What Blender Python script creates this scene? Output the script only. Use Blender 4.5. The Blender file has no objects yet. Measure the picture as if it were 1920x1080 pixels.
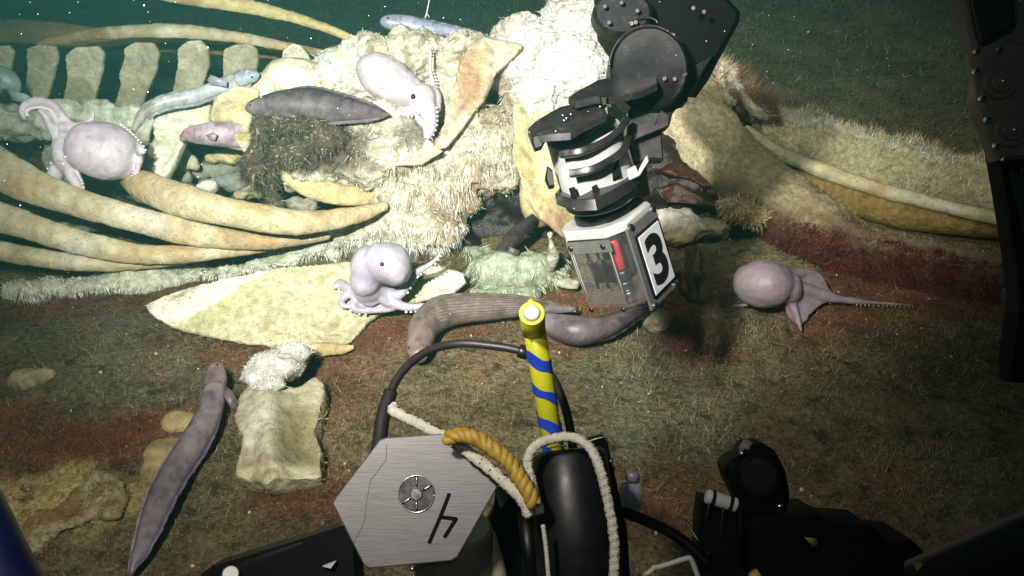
import bpy, math, random
import numpy as np
from mathutils import Vector, Matrix
random.seed(7); RNG = np.random.default_rng(11)
scene = bpy.context.scene
# ------------------------------------------------------------------ camera
H = 1.3; PITCH = math.radians(32.0); FPX = 960 / math.tan(math.radians(30.0))
cam_d = bpy.data.cameras.new("camera"); cam = bpy.data.objects.new("camera", cam_d)
scene.collection.objects.link(cam); scene.camera = cam
cam.location = (0, 0, H); cam.rotation_euler = (math.pi / 2 - PITCH, 0, 0)
cam_d.sensor_width = 36; cam_d.lens = 18 / math.tan(math.radians(30.0))
cam_d.clip_start = 0.02; cam_d.clip_end = 400
# ------------------------------------------------------------------ world: black deep water with a trace of teal
world = bpy.data.worlds.new("World"); scene.world = world; world.use_nodes = True
bg = world.node_tree.nodes["Background"]
bg.inputs[0].default_value = (0.004, 0.022, 0.020, 1); bg.inputs[1].default_value = 1.0
# ------------------------------------------------------------------ the vehicle's own lamps plus one added fill spot (deep sea, no sun)
def lamp(name, loc, target, power, cone, blend, radius, col):
    l = bpy.data.lights.new(name, 'SPOT'); l.energy = power; l.spot_size = math.radians(cone)
    l.spot_blend = blend; l.shadow_soft_size = radius; l.color = col
    o = bpy.data.objects.new(name, l); scene.collection.objects.link(o); o.location = loc
    o.rotation_euler = (Vector(target) - Vector(loc)).to_track_quat('-Z', 'Y').to_euler()
    return o
lamp("vehicle_or_fill_lamp", (-0.50, -0.05, 1.78), (-0.10, 2.78, 0.42), 880, 61, 1.0, 0.05, (1.0, 0.985, 0.93))
lamp("vehicle_or_fill_lamp", (-0.45, 0.15, 1.95), (-0.55, 1.85, 0.0), 165, 84, 1.0, 0.06, (1.0, 0.93, 0.82))
lamp("vehicle_or_fill_lamp", (0.75, 0.75, 2.25), (0.78, 3.50, 0.1), 130, 58, 1.0, 0.08, (1.0, 0.95, 0.84))
lamp("vehicle_or_fill_lamp", (0.05, -0.15, 1.62), (0.35, 1.2, 0.9), 5, 110, 1.0, 0.08, (1.0, 0.93, 0.84))  # weak fill added to lift the right frame and nearby gear
# ------------------------------------------------------------------ exposure
vs = scene.view_settings; vs.view_transform = 'Standard'; vs.look = 'None'; vs.exposure = 0.0; vs.gamma = 1.0
scene.cycles.use_denoising = True
scene.cycles.max_bounces = 6; scene.cycles.volume_bounces = 0; scene.cycles.caustics_reflective = False
scene.cycles.caustics_refractive = False; scene.cycles.sample_clamp_indirect = 4

# ------------------------------------------------------------------ geometry helpers
CF = np.array([0, math.cos(PITCH), -math.sin(PITCH)]); CR = np.array([1., 0, 0]); CU = np.array([0, math.sin(PITCH), math.cos(PITCH)])
C0 = np.array([0, 0, H])
def ray(px, py): return CF + CR * (px - 960) / FPX - CU * (py - 540) / FPX
def D(px, py, d): return C0 + ray(px, py) * d                    # at axial distance d
def G(px, py, z=0.0):
    r = ray(px, py); return C0 + r * ((z - H) / r[2])              # at height z
def Y(px, py, y):
    r = ray(px, py); return C0 + r * (y / r[1])                    # at forward distance y
def dep(p): return float(np.dot(np.asarray(p) - C0, CF))
def proj(v):
    q = v - C0; d = q @ CF; return np.stack([960 + FPX * (q @ CR) / d, 540 - FPX * (q @ CU) / d], -1)
def M(px, p): return px * dep(p) / FPX                             # pixels -> metres at point p
def unit(v): v = np.asarray(v, float); return v / (np.linalg.norm(v) + 1e-12)
def onplane(px, py, P0, N): r = ray(px, py); return C0 + r * (np.dot(P0 - C0, N) / np.dot(r, N))

def _h(i, j, k, s):
    n = (i * 374761393 + j * 668265263 + k * 2147483647 + s * 974634777) & 0xffffffff
    n = ((n ^ (n >> 13)) * 1274126177) & 0xffffffff
    n = (n ^ (n >> 16)) & 0xffffffff
    return (n & 0xffff) / 32767.5 - 1
def vnoise(p, s=0):
    f = np.floor(p).astype(np.int64); t = p - f; t = t * t * (3 - 2 * t); i, j, k = f[:, 0], f[:, 1], f[:, 2]
    x, y, z = t[:, 0], t[:, 1], t[:, 2]; r = 0
    for a in (0, 1):
        for b in (0, 1):
            for c in (0, 1):
                r = r + (x if a else 1 - x) * (y if b else 1 - y) * (z if c else 1 - z) * _h(i + a, j + b, k + c, s)
    return r
def fbm(p, sc, oc=4, s=0):
    r = 0; a = 1.0; p = np.asarray(p, float) * sc
    for o in range(oc): r = r + a * vnoise(p + 17.3 * o, s + o); a *= .5; p = p * 2.03
    return r * .6
def sstep(x, a, b): t = np.clip((x - a) / (b - a), 0, 1); return t * t * (3 - 2 * t)

def catmull(c, n):
    c = np.asarray(c, float)
    if len(c) < 3: return np.array([c[0] + (c[-1] - c[0]) * t for t in np.linspace(0, 1, n)])
    P = np.vstack([2 * c[0] - c[1], c, 2 * c[-1] - c[-2]])
    L = np.r_[0, np.cumsum(np.linalg.norm(np.diff(c[:, :3], axis=0), axis=1))]
    out = []
    for s in np.linspace(0, L[-1], n):
        k = min(np.searchsorted(L, s, side='right') - 1, len(c) - 2); t = (s - L[k]) / max(L[k + 1] - L[k], 1e-9)
        a, b, d, e = P[k], P[k + 1], P[k + 2], P[k + 3]
        out.append(.5 * ((2 * b) + (-a + d) * t + (2 * a - 5 * b + 4 * d - e) * t * t + (-a + 3 * b - 3 * d + e) * t ** 3))
    return np.array(out)
class MB:                                                          # mesh builder: collects verts and faces (world space)
    def __init__(s): s.v = []; s.f = []; s.c = []
    def n(s): return sum(len(a) for a in s.v)
    def add(s, v, f, col=None):
        o = s.n(); v = np.asarray(v, float); s.v.append(v); s.f += [tuple(int(i) + o for i in q) for q in f]
        s.c.append(np.tile(np.array(col if col is not None else (1, 1, 1)), (len(v), 1)) if col is None or np.ndim(col) == 1 else col)
        return s
    def verts(s): return np.vstack(s.v)
    def cols(s): return np.vstack(s.c)
def frames(P, ref):
    T = np.gradient(P, axis=0); T /= np.linalg.norm(T, axis=1)[:, None] + 1e-12
    A = ref - (T @ ref)[:, None] * T; A /= np.linalg.norm(A, axis=1)[:, None] + 1e-9
    return T, A, np.cross(T, A)
def sweep(mb, ctrl, nseg=24, ring=14, ref=None, col=None, sq=1.0):
    """ctrl rows: x y z r_across r_depth; r_depth lies along ref (default: view axis)"""
    S = catmull([list(c) for c in ctrl], nseg); P = S[:, :3]
    ref = CF if ref is None else unit(ref)
    T, A, B = frames(P, ref); a = np.linspace(0, 2 * np.pi, ring, endpoint=False)
    ca = np.sign(np.cos(a)) * np.abs(np.cos(a)) ** sq; sa = np.sign(np.sin(a)) * np.abs(np.sin(a)) ** sq
    rw = np.maximum(S[:, 3], 2e-4); rh = np.maximum(S[:, 4], 2e-4)
    V = P[:, None, :] + B[:, None, :] * (rw[:, None] * ca)[..., None] + A[:, None, :] * (rh[:, None] * sa)[..., None]
    V = V.reshape(-1, 3); F = []
    for i in range(nseg - 1):
        for j in range(ring):
            k = (j + 1) % ring; F.append((i * ring + j, i * ring + k, (i + 1) * ring + k, (i + 1) * ring + j))
    F.append(tuple(range(ring))[::-1]); F.append(tuple((nseg - 1) * ring + j for j in range(ring)))
    mb.add(V, F, col); return S, A, B
def tube(mb, pts, r, nseg=24, ring=10, ref=None, col=None):
    return sweep(mb, [[*p, r, r] for p in pts], nseg, ring, ref, col)
def tubepx(pts, dmode=D):                                           # rows (px,py,dist,half_px[,depth_half_px]) -> ctrl
    out = []
    for q in pts:
        p = dmode(q[0], q[1], q[2]); w = M(q[3], p); h = M(q[4], p) if len(q) > 4 else w
        out.append([*p, w, h])
    return out
_ico = {}
def ico(n):
    if n not in _ico:
        import bmesh
        b = bmesh.new(); bmesh.ops.create_icosphere(b, subdivisions=n, radius=1)
        _ico[n] = (np.array([v.co[:] for v in b.verts]), [tuple(v.index for v in f.verts) for f in b.faces]); b.free()
    return _ico[n]
def blob(mb, p, rx, ry, rd, ang=0, n=3, col=None):
    """ellipsoid with radii across, up and along the view; ang turns it in the picture plane"""
    v, f = ico(n); a = math.radians(ang)
    X = CR * math.cos(a) + CU * math.sin(a); U = -CR * math.sin(a) + CU * math.cos(a)
    mb.add(np.asarray(p) + v[:, :1] * X * rx + v[:, 1:2] * U * ry + v[:, 2:] * CF * rd, f, col)
def blobpx(mb, px, py, y, rx, ry, rd, ang=0, mode=Y, n=3):
    p = mode(px, py, y); blob(mb, p, M(rx, p), M(ry, p), rd, ang, n)
def sphere(mb, p, r, n=2, col=None):
    v, f = ico(n); mb.add(np.asarray(p) + v * r, f, col)
def slab(mb, front, off, col=None, bev=0.0):
    """closed plate: front outline (world points) pushed by the vector off; optional bevelled front rim"""
    F_ = np.asarray(front, float); off = np.asarray(off, float); n = len(F_)
    if bev:
        c = F_.mean(0); d = F_ - c; L = np.linalg.norm(d, axis=1)[:, None]
        inner = c + d * (1 - bev * 1.2 / L); o = unit(off) * bev
        rings = [inner, F_ + o, F_ + off - o, inner + off]
    else: rings = [F_, F_ + off]
    V = np.vstack(rings); f = [tuple(range(n))]
    for r in range(len(rings) - 1):
        for i in range(n): j = (i + 1) % n; f.append((r * n + i, (r + 1) * n + i, (r + 1) * n + j, r * n + j))
    f.append(tuple((len(rings) - 1) * n + i for i in range(n))[::-1]); mb.add(V, f, col)
def box(mb, c, ax, half, col=None, bev=0.0):
    X, Yv, Z = [unit(a) for a in ax]; a, b, h = half; c = np.asarray(c)
    slab(mb, [c + X * sx * a + Yv * sy * b + Z * h for sx, sy in ((-1, -1), (1, -1), (1, 1), (-1, 1))], -Z * 2 * h, col, bev)
def cyl(mb, p0, p1, r, ring=20, col=None, bev=0.0, r1=None):
    p0 = np.asarray(p0); p1 = np.asarray(p1); T = unit(p1 - p0); ref = CF if abs(T @ CF) < .9 else CR
    A = unit(ref - (T @ ref) * T); B = np.cross(T, A); r1 = r if r1 is None else r1; L = np.linalg.norm(p1 - p0)
    a = np.linspace(0, 2 * np.pi, ring, endpoint=False); C = np.cos(a)[:, None] * A + np.sin(a)[:, None] * B
    st = [(0, r - bev), (bev, r), (L - bev, r1), (L, r1 - bev)] if bev else [(0, r), (L, r1)]
    V = np.vstack([p0 + T * t + C * q for t, q in st]); f = [tuple(range(ring))[::-1]]
    for s in range(len(st) - 1):
        for i in range(ring): j = (i + 1) % ring; f.append((s * ring + i, s * ring + j, (s + 1) * ring + j, (s + 1) * ring + i))
    f.append(tuple((len(st) - 1) * ring + i for i in range(ring))); mb.add(V, f, col)

def mesh_from(name, v, f, cols=None, smooth=True):
    me = bpy.data.meshes.new(name); me.from_pydata(np.asarray(v).tolist(), [], f); me.validate(clean_customdata=False)
    if smooth: me.polygons.foreach_set('use_smooth', [True] * len(me.polygons))
    if cols is not None and len(cols) == len(me.vertices):
        ca = me.color_attributes.new('Col', 'FLOAT_COLOR', 'POINT')
        ca.data.foreach_set('color', np.hstack([np.clip(cols, 0, 1), np.ones((len(cols), 1))]).ravel())
    me.update(); return me
def base_of(parent):
    b = np.zeros(3)
    while parent is not None: b = b + np.array(parent.location); parent = parent.parent
    return b
def obj(name, mb, mat, parent=None, smooth=True, cols=None, v=None, f=None):
    if mb is not None: v = mb.verts(); f = mb.f; cols = mb.cols() if cols is None else cols
    v = np.asarray(v); b = base_of(parent)
    if parent is None:                                             # origin at its own base
        loc = np.array([v[:, 0].mean(), v[:, 1].mean(), v[:, 2].min()]); b = loc
    me = mesh_from(name, v - b, f, cols, smooth); me.materials.append(mat)
    o = bpy.data.objects.new(name, me); scene.collection.objects.link(o); o.parent = parent
    if parent is None: o.location = b
    return o
def tag(o, label=None, cat=None, group=None, kind=None):
    if label: o['label'] = label
    if cat: o['category'] = cat
    if group: o['group'] = group
    if kind: o['kind'] = kind
    return o
def thing(name, loc, label, cat, group=None):
    o = bpy.data.objects.new(name, None); o.empty_display_size = .05; scene.collection.objects.link(o)
    o.location = [float(x) for x in loc]; return tag(o, label, cat, group)
def flat(o, ang=35):
    me = o.data; me.polygons.foreach_set('use_smooth', [True] * len(me.polygons))
    try: me.set_sharp_from_angle(angle=math.radians(ang))
    except Exception: pass
    return o
def remesh(mb, vox, sm=4, smf=.5):
    me = mesh_from('tmp', mb.verts(), mb.f); o = bpy.data.objects.new('tmp', me); scene.collection.objects.link(o)
    m = o.modifiers.new('r', 'REMESH'); m.mode = 'VOXEL'; m.voxel_size = vox
    if sm: s = o.modifiers.new('s', 'SMOOTH'); s.iterations = sm; s.factor = smf
    e = o.evaluated_get(bpy.context.evaluated_depsgraph_get()); r = e.to_mesh()
    v = np.empty(len(r.vertices) * 3); r.vertices.foreach_get('co', v); n = np.empty(len(v)); r.vertices.foreach_get('normal', n)
    f = [tuple(p.vertices) for p in r.polygons]; e.to_mesh_clear()
    bpy.data.objects.remove(o); bpy.data.meshes.remove(me)
    return v.reshape(-1, 3), n.reshape(-1, 3), f
def sample(v, f, N, keep=None):
    """N points spread over a mesh, with normals"""
    tri = []
    for q in f:
        for k in range(1, len(q) - 1): tri.append((q[0], q[k], q[k + 1]))
    tri = np.array(tri); a, b, c = v[tri[:, 0]], v[tri[:, 1]], v[tri[:, 2]]
    nn = np.cross(b - a, c - a); ar = np.linalg.norm(nn, axis=1); w = ar / ar.sum()
    k = RNG.choice(len(tri), N, p=w); u = RNG.random((N, 2)); m = u.sum(1) > 1; u[m] = 1 - u[m]
    p = a[k] + (b[k] - a[k]) * u[:, :1] + (c[k] - a[k]) * u[:, 1:]; nr = nn[k] / (ar[k][:, None] + 1e-15)
    if keep is not None: s = keep(p, nr); p, nr = p[s], nr[s]
    return p, nr
def strands(p, d, L, w, droop, cols, seg=3, curl=.35):
    """thin tapered three sided blades; returns verts, faces, colours"""
    N = len(p); d = d / (np.linalg.norm(d, axis=1)[:, None] + 1e-9); L = np.broadcast_to(L, (N,)); w = np.broadcast_to(w, (N,))
    rnd = RNG.normal(size=(N, 3)); s = np.cross(d, rnd); s /= np.linalg.norm(s, axis=1)[:, None] + 1e-9
    c = RNG.normal(size=(N, 3)) * curl + np.array(droop); V = []; q = p - d * (L * .06)[:, None]; dd = d.copy()
    for i in range(seg + 1):
        t = i / seg; ww = (w * (1 - t * .85) * .5)[:, None]
        V.append(q - s * ww); V.append(q + s * ww)
        dd = dd + c / seg; dn = dd / (np.linalg.norm(dd, axis=1)[:, None] + 1e-9); q = q + dn * (L / seg)[:, None]
    V = np.stack(V, 1).reshape(-1, 3); k = 2 * (seg + 1); o = np.arange(N)[:, None] * k; F = []
    for i in range(seg): F.append(np.concatenate([o + 2 * i, o + 2 * i + 1, o + 2 * i + 3, o + 2 * i + 2], 1))
    F = np.stack(F, 1).reshape(-1, 4)
    return V, F.tolist(), np.repeat(cols, k, axis=0)

# ------------------------------------------------------------------ materials
def newmat(name):
    m = bpy.data.materials.new(name); m.use_nodes = True; return m, m.node_tree, m.node_tree.nodes['Principled BSDF']
def rampnode(nt, fac, stops):
    r = nt.nodes.new('ShaderNodeValToRGB'); e = r.color_ramp.elements
    while len(e) < len(stops): e.new(.5)
    for k, (p, c) in enumerate(stops): e[k].position = p; e[k].color = (*c, 1)
    nt.links.new(fac, r.inputs[0]); return r.outputs[0]
def noise(nt, scale, detail=6, rough=.6, vec=None, dist=0):
    n = nt.nodes.new('ShaderNodeTexNoise'); n.inputs['Scale'].default_value = scale; n.inputs['Detail'].default_value = detail
    n.inputs['Roughness'].default_value = rough; n.inputs['Distortion'].default_value = dist
    if vec is None:
        t = nt.nodes.new('ShaderNodeTexCoord'); vec = t.outputs['Object']
    nt.links.new(vec, n.inputs['Vector']); return n.outputs[0]
def mul(nt, a, b, mode='MULTIPLY', fac=1.0):
    m = nt.nodes.new('ShaderNodeMix'); m.data_type = 'RGBA'; m.blend_type = mode
    if isinstance(fac, float): m.inputs[0].default_value = fac
    else: nt.links.new(fac, m.inputs[0])
    for s, x in ((6, a), (7, b)):
        if isinstance(x, tuple): m.inputs[s].default_value = (*x, 1)
        else: nt.links.new(x, m.inputs[s])
    return m.outputs[2]
def organic(name, base=None, rough=.65, scale=30, var=(.55, 1.45), bump=.5, bscale=60, bdist=.004, speck=None, speck_scale=120,
            speck_cut=(.60, .68), sss=0, spec=.4, stain=None, stain_scale=9, stain_cut=(.5, .65), coat=0):
    """attribute colour (or base) times layered noise, with specks, stains and bump"""
    m, nt, b = newmat(name)
    if base is None:
        a = nt.nodes.new('ShaderNodeAttribute'); a.attribute_name = 'Col'; col = a.outputs['Color']
    else: col = tuple(base)
    v = rampnode(nt, noise(nt, scale, 8, .7), [(.3, (var[0],) * 3), (.7, (var[1],) * 3)])
    c = mul(nt, col, v)
    if stain: c = mul(nt, c, stain, 'MIX', rampnode(nt, noise(nt, stain_scale, 5, .6, dist=.4), [(stain_cut[0], (0,) * 3), (stain_cut[1], (1,) * 3)]))
    if speck: c = mul(nt, c, speck, 'MIX', rampnode(nt, noise(nt, speck_scale, 3, .6), [(speck_cut[0], (0,) * 3), (speck_cut[1], (1,) * 3)]))
    nt.links.new(c, b.inputs['Base Color']); b.inputs['Roughness'].default_value = rough
    b.inputs['Specular IOR Level'].default_value = spec
    if sss: b.inputs['Subsurface Weight'].default_value = sss; b.inputs['Subsurface Radius'].default_value = (.02, .012, .01); b.inputs['Subsurface Scale'].default_value = .5
    if coat: b.inputs['Coat Weight'].default_value = coat; b.inputs['Coat Roughness'].default_value = .25
    bn = nt.nodes.new('ShaderNodeBump'); bn.inputs['Strength'].default_value = bump; bn.inputs['Distance'].default_value = bdist
    nt.links.new(noise(nt, bscale, 8, .65), bn.inputs['Height']); nt.links.new(bn.outputs[0], b.inputs['Normal'])
    return m
def plain(name, col, rough=.5, metal=0, scratch=.15, scale=80, bump=.08, spec=.5, emit=None, aniso=None, worn=None):
    m, nt, b = newmat(name)
    vec = None
    if aniso:
        t = nt.nodes.new('ShaderNodeTexCoord'); mp = nt.nodes.new('ShaderNodeMapping'); mp.inputs['Scale'].default_value = aniso
        nt.links.new(t.outputs['Object'], mp.inputs[0]); vec = mp.outputs[0]
    n = noise(nt, scale, 6, .65, vec)
    c = mul(nt, tuple(col), rampnode(nt, n, [(.3, (1 - scratch,) * 3), (.7, (1 + scratch,) * 3)]))
    if worn: c = mul(nt, c, worn, 'MIX', rampnode(nt, noise(nt, scale * .5, 8, .75), [(.58, (0,) * 3), (.70, (1,) * 3)]))
    nt.links.new(c, b.inputs['Base Color']); b.inputs['Metallic'].default_value = metal; b.inputs['Specular IOR Level'].default_value = spec
    rr = nt.nodes.new('ShaderNodeMapRange'); rr.inputs[3].default_value = max(0, rough - .12); rr.inputs[4].default_value = min(1, rough + .15)
    nt.links.new(n, rr.inputs[0]); nt.links.new(rr.outputs[0], b.inputs['Roughness'])
    bn = nt.nodes.new('ShaderNodeBump'); bn.inputs['Strength'].default_value = bump; bn.inputs['Distance'].default_value = .002
    nt.links.new(n, bn.inputs['Height']); nt.links.new(bn.outputs[0], b.inputs['Normal']); return m

m_ground = organic('sea_mud', None, .9, 80, (.30, 1.75), 1.0, 90, .015, speck=(.36, .30, .17), speck_scale=210, speck_cut=(.60, .70), spec=.1, stain=(.045, .038, .018), stain_scale=26, stain_cut=(.52, .68))
m_fuzz = organic('fuzz', None, .7, 20, (.7, 1.3), 0.0, spec=.3)
m_flesh = organic('bacterial_mat', None, .75, 60, (.45, 1.30), 1.0, 75, .010, spec=.25, speck=(.30, .24, .13), speck_scale=90, speck_cut=(.66, .78), sss=.0)
m_bone = organic('rib_bone', None, .62, 26, (.62, 1.22), .8, 80, .006, speck=(.15, .10, .03), speck_scale=150, speck_cut=(.60, .72), stain=(.34, .22, .10), stain_scale=6, stain_cut=(.58, .78), spec=.25)
m_plate = organic('weathered_bone', None, .75, 42, (.55, 1.25), .7, 70, .006, speck=(.13, .11, .05), speck_scale=190, speck_cut=(.58, .74), spec=.2, stain=(.26, .22, .10), stain_scale=18, stain_cut=(.54, .74))
m_oct = organic('octopus_skin', None, .5, 18, (.78, 1.16), .4, 110, .002, sss=.4, spec=.4, speck=(.30, .21, .26), speck_scale=60, speck_cut=(.56, .80))
m_suck = organic('sucker_skin', (.66, .62, .62), .5, 30, (.9, 1.1), .1, spec=.5)
m_fish = organic('fish_skin', None, .40, 45, (.62, 1.3), .4, 120, .002, spec=.42, speck=(.30, .27, .29), speck_scale=160, speck_cut=(.66, .74))
m_eye = plain('eye', (.006, .006, .008), .15, 0, 0, spec=.6)
m_hair = organic('mat_filament', None, .7, 20, (.8, 1.2), 0, spec=.3)
m_black = plain('black_anodised', (.0026, .0022, .0022), .42, .1, .3, 60, .12, .25, worn=(.030, .026, .024))
m_dark = plain('dark_plastic', (.0014, .0012, .0014), .55, 0, .3, 60, .1, .05)
m_gun = plain('gunmetal', (.026, .023, .023), .34, .5, .25, 50, .1, worn=(.09, .084, .08))
m_frame = plain('grey_brown_frame', (.10, .083, .072), .5, .2, .2, 50, .1, worn=(.10, .085, .075))
m_steel = plain('steel', (.55, .54, .55), .28, 1, .1, 90, .05)
m_brushed = plain('brushed_aluminium', (.20, .194, .20), .42, .7, .08, 40, .06, aniso=(.8, 16, 16))
m_white = plain('white_plastic', (.30, .30, .285), .5, 0, .1, 40, .05)
m_label = plain('white_label', (.50, .49, .49), .45, 0, .04, 30, .02)
m_ink = plain('black_ink', (.006, .006, .006), .9, 0, 0, spec=.05)
m_yel = plain('yellow_tape', (.55, .54, .015), .4, 0, .1, 50, .15)
m_blue = plain('blue_tape', (.018, .055, .50), .4, 0, .2, 50, .15)
m_rope = plain('white_rope', (.46, .44, .37), .7, 0, .2, 200, .4)
m_yrope = plain('yellow_rope', (.36, .23, .03), .55, 0, .25, 90, .3)
m_cable = plain('black_cable', (.018, .014, .016), .45, 0, .2, 60, .1)
m_red = plain('red_part', (.35, .02, .02), .4)
m_navy = plain('dark_blue_rubber', (.001, .003, .045), .5)
m_amber = organic('amber_tissue', (.030, .010, .004), .35, 20, (.3, 1.7), .8, 50, .008, spec=.35)
m_hollow_shade = organic('hollow_shade', (.010, .004, .003), .45, 20, (.4, 1.6), .6, 40, .01, spec=.4)  # near-black colour with the shade of the hollows put into it
def glassmat(name, col, rough, alpha):
    m, nt, b = newmat(name); b.inputs['Base Color'].default_value = (*col, 1); b.inputs['Roughness'].default_value = rough
    b.inputs['Alpha'].default_value = alpha; b.inputs['Specular IOR Level'].default_value = .8
    n = noise(nt, 40, 5); r = nt.nodes.new('ShaderNodeMapRange'); r.inputs[3].default_value = max(.05, alpha - .12); r.inputs[4].default_value = min(1, alpha + .12)
    nt.links.new(n, r.inputs[0]); nt.links.new(r.outputs[0], b.inputs['Alpha']); return m
m_acr = glassmat('clear_acrylic', (.16, .16, .16), .08, .15)
m_jar = glassmat('clouded_jar', (.30, .31, .38), .15, .55)
# ================================================================== SEAFLOOR
def gz(x, y):
    p = np.stack([x, y, np.zeros_like(x)], -1)
    near = .024 * fbm(p, 2.1, 4, 3) + .011 * fbm(p, 11, 4, 5)
    bank = .10 * sstep(y, 3.4, 5.0) * (.6 + .4 * vnoise(p * .8, 9)) - .14 * sstep(-x, .1, .9) * sstep(y, 3.0, 3.8)
    return near + bank
def spot(v, px, py, rx, ry, soft=.5, nz=.5, s=1, sc=9):
    """mask of a stain lying on the seabed round the given place"""
    c = G(px, py); a = M(rx, c); b = abs(G(px, py - ry)[1] - G(px, py + ry)[1]) / 2
    q = np.sqrt(((v[:, 0] - c[0]) / a) ** 2 + ((v[:, 1] - c[1]) / b) ** 2) + nz * fbm(v, sc, 4, s)
    return 1 - sstep(q, 1 - soft, 1 + soft)
def ground_cols(v):
    n1 = fbm(v, 3.0, 5, 21)[:, None]; n2 = fbm(v, 11, 5, 22)[:, None]; n3 = fbm(v, 48, 3, 23)[:, None]
    base = np.array([.158, .126, .066]) + np.array([.045, .045, .022]) * n1 + np.array([.060, .048, .026]) * n2 + .030 * n3
    c = np.clip(base, .012, 1)
    def mixin(c, m, col, k=1.0): m = (m * k)[:, None]; return c * (1 - m) + np.array(col) * (1 + .5 * n2) * m
    for a in ((230, 790, 330, 120), (300, 650, 230, 60), (120, 600, 120, 40), (1190, 740, 130, 110), (1350, 640, 100, 50), (980, 560, 180, 60), (1390, 560, 120, 50), (1180, 850, 160, 60)):
        c = mixin(c, spot(v, *a, .9, 1.1, a[0]), (.105, .132, .082), .5)
    for a, k in (((150, 830, 210, 55), 1.0), ((250, 800, 90, 25), .7), ((760, 620, 150, 45), .9), ((1010, 600, 130, 35), .8), ((1290, 625, 75, 42), .95), ((440, 640, 110, 40), .8),
              ((40, 960, 120, 60), .5), ((560, 940, 170, 25), .7), ((1100, 560, 160, 40), .7), ((1640, 560, 330, 50), .95), ((200, 575, 230, 26), .75), ((640, 760, 60, 120), .5),
              ((1500, 900, 160, 60), .5), ((1230, 960, 100, 60), .7)):
        c = mixin(c, spot(v, *a, .9, 1.7, a[0] + 3), (.165, .058, .030), k * .8)
    for a in ((120, 940, 150, 60), (210, 930, 80, 40), (330, 860, 50, 30)):
        c = mixin(c, spot(v, *a, .4, .9, a[0] + 5, 16), (.36, .30, .12), .75)
    c = mixin(c, sstep(v[:, 1], 2.9, 3.8) * .8, (.085, .105, .055)); c = mixin(c, sstep(v[:, 1], 2.9, 3.4) * sstep(-v[:, 0], -.6, .4) * .8, (.05, .11, .09))  # far mud greener; teal at the left stands in for water haze
    return c
xs = np.r_[np.linspace(-60, -4, 14), np.linspace(-3.4, 3.4, 560), np.linspace(4, 60, 14)]
ys = np.r_[np.linspace(-6, .6, 6), np.linspace(.75, 3.2, 300), np.linspace(3.23, 7, 100), np.linspace(7.5, 90, 20)]
gx, gy = np.meshgrid(xs, ys); gv = np.stack([gx.ravel(), gy.ravel(), gz(gx.ravel(), gy.ravel())], -1)
nx = len(xs); ii, jj = np.meshgrid(np.arange(len(ys) - 1), np.arange(nx - 1), indexing='ij'); k0 = (ii * nx + jj).ravel()
gf = np.stack([k0, k0 + 1, k0 + nx + 1, k0 + nx], -1).tolist()
ground = obj('seafloor', None, m_ground, v=gv, f=gf, cols=ground_cols(gv)); ground['kind'] = 'structure'

def dome(v): return v
# bristles of tube dwelling worms and grass-like growth over the mud
def field(N, ylo, yhi, dens=None):
    y = ylo + (yhi - ylo) * RNG.random(N) ** 1.25; x = (RNG.random(N) * 2 - 1) * (y * .72 + .15)
    if dens is not None: s = RNG.random(N) < dens(np.stack([x, y, 0 * x], -1)); x, y = x[s], y[s]
    return np.stack([x, y, gz(x, y)], -1)
p = field(130000, .95, 3.3, lambda v: .12 + .88 * sstep(fbm(v, 6, 4, 31), -.3, .35))
gc = ground_cols(p); q = RNG.random((len(p), 1)); tall = RNG.random(len(p)) < .07
pal = np.where(q > .95, np.array([[.40, .34, .20]]), np.where(q > .70, gc * 1.6 + .015, gc * .85))
L = .009 + .014 * RNG.random(len(p)) * (1 + .6 * (p[:, 1] > 1.5)); L = np.where(tall, L * 1.8, L) * .58; d = RNG.normal(size=p.shape) * .32 + [0, 0, 1.0]
V, F, Cc = strands(p, d, L, .0013, (0, 0, 0), pal, 2, .25)
tag(obj('seabed_fuzz', None, m_fuzz, v=V, f=F, cols=Cc), 'short tan and olive bristles growing all over the near mud', 'seabed growth', kind='stuff')
p = field(30000, 3.0, 6.5, lambda v: .35 + .65 * sstep(fbm(v, 3, 4, 33), -.3, .3) * (v[:, 0] > -.4) + 0)
q = RNG.random((len(p), 1)); pal = np.where(q > .8, np.array([[.20, .20, .10]]), np.array([[.085, .120, .062]])) * (.7 + .6 * RNG.random((len(p), 1)))
L = .016 + .030 * RNG.random(len(p)); d = RNG.normal(size=p.shape) * .28 + [0.05, 0, 1.0]
V, F, Cc = strands(p, d, L, .0026, (.2, 0, -.15), pal, 3, .25)
tag(obj('seabed_grass', None, m_fuzz, v=V, f=F, cols=Cc), 'tall green thread-like growth on the mud beyond the carcass', 'seabed growth', kind='stuff')
mb = MB()
for k in range(900):
    y = .95 + 2.1 * RNG.random() ** 1.2; x = (RNG.random() * 2 - 1) * (y * .62 + .1); v, f = ico(1); r = .0012 + .0035 * RNG.random() ** 3
    mb.add(np.array([x, y, float(gz(np.array([x]), np.array([y]))[0]) + r * .6]) + v * r * (RNG.random(3) * .9 + .5), f, tuple(np.array([[.42, .36, .22], [.22, .18, .10], [.10, .09, .06], [.5, .47, .36]][RNG.integers(0, 4)])))
tag(obj('seabed_crumbs', mb, organic('crumb', None, .8, 60, (.6, 1.3), .5, 90)), 'tiny shell and bone crumbs sprinkled on the mud', 'crumbs', kind='stuff')
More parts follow.
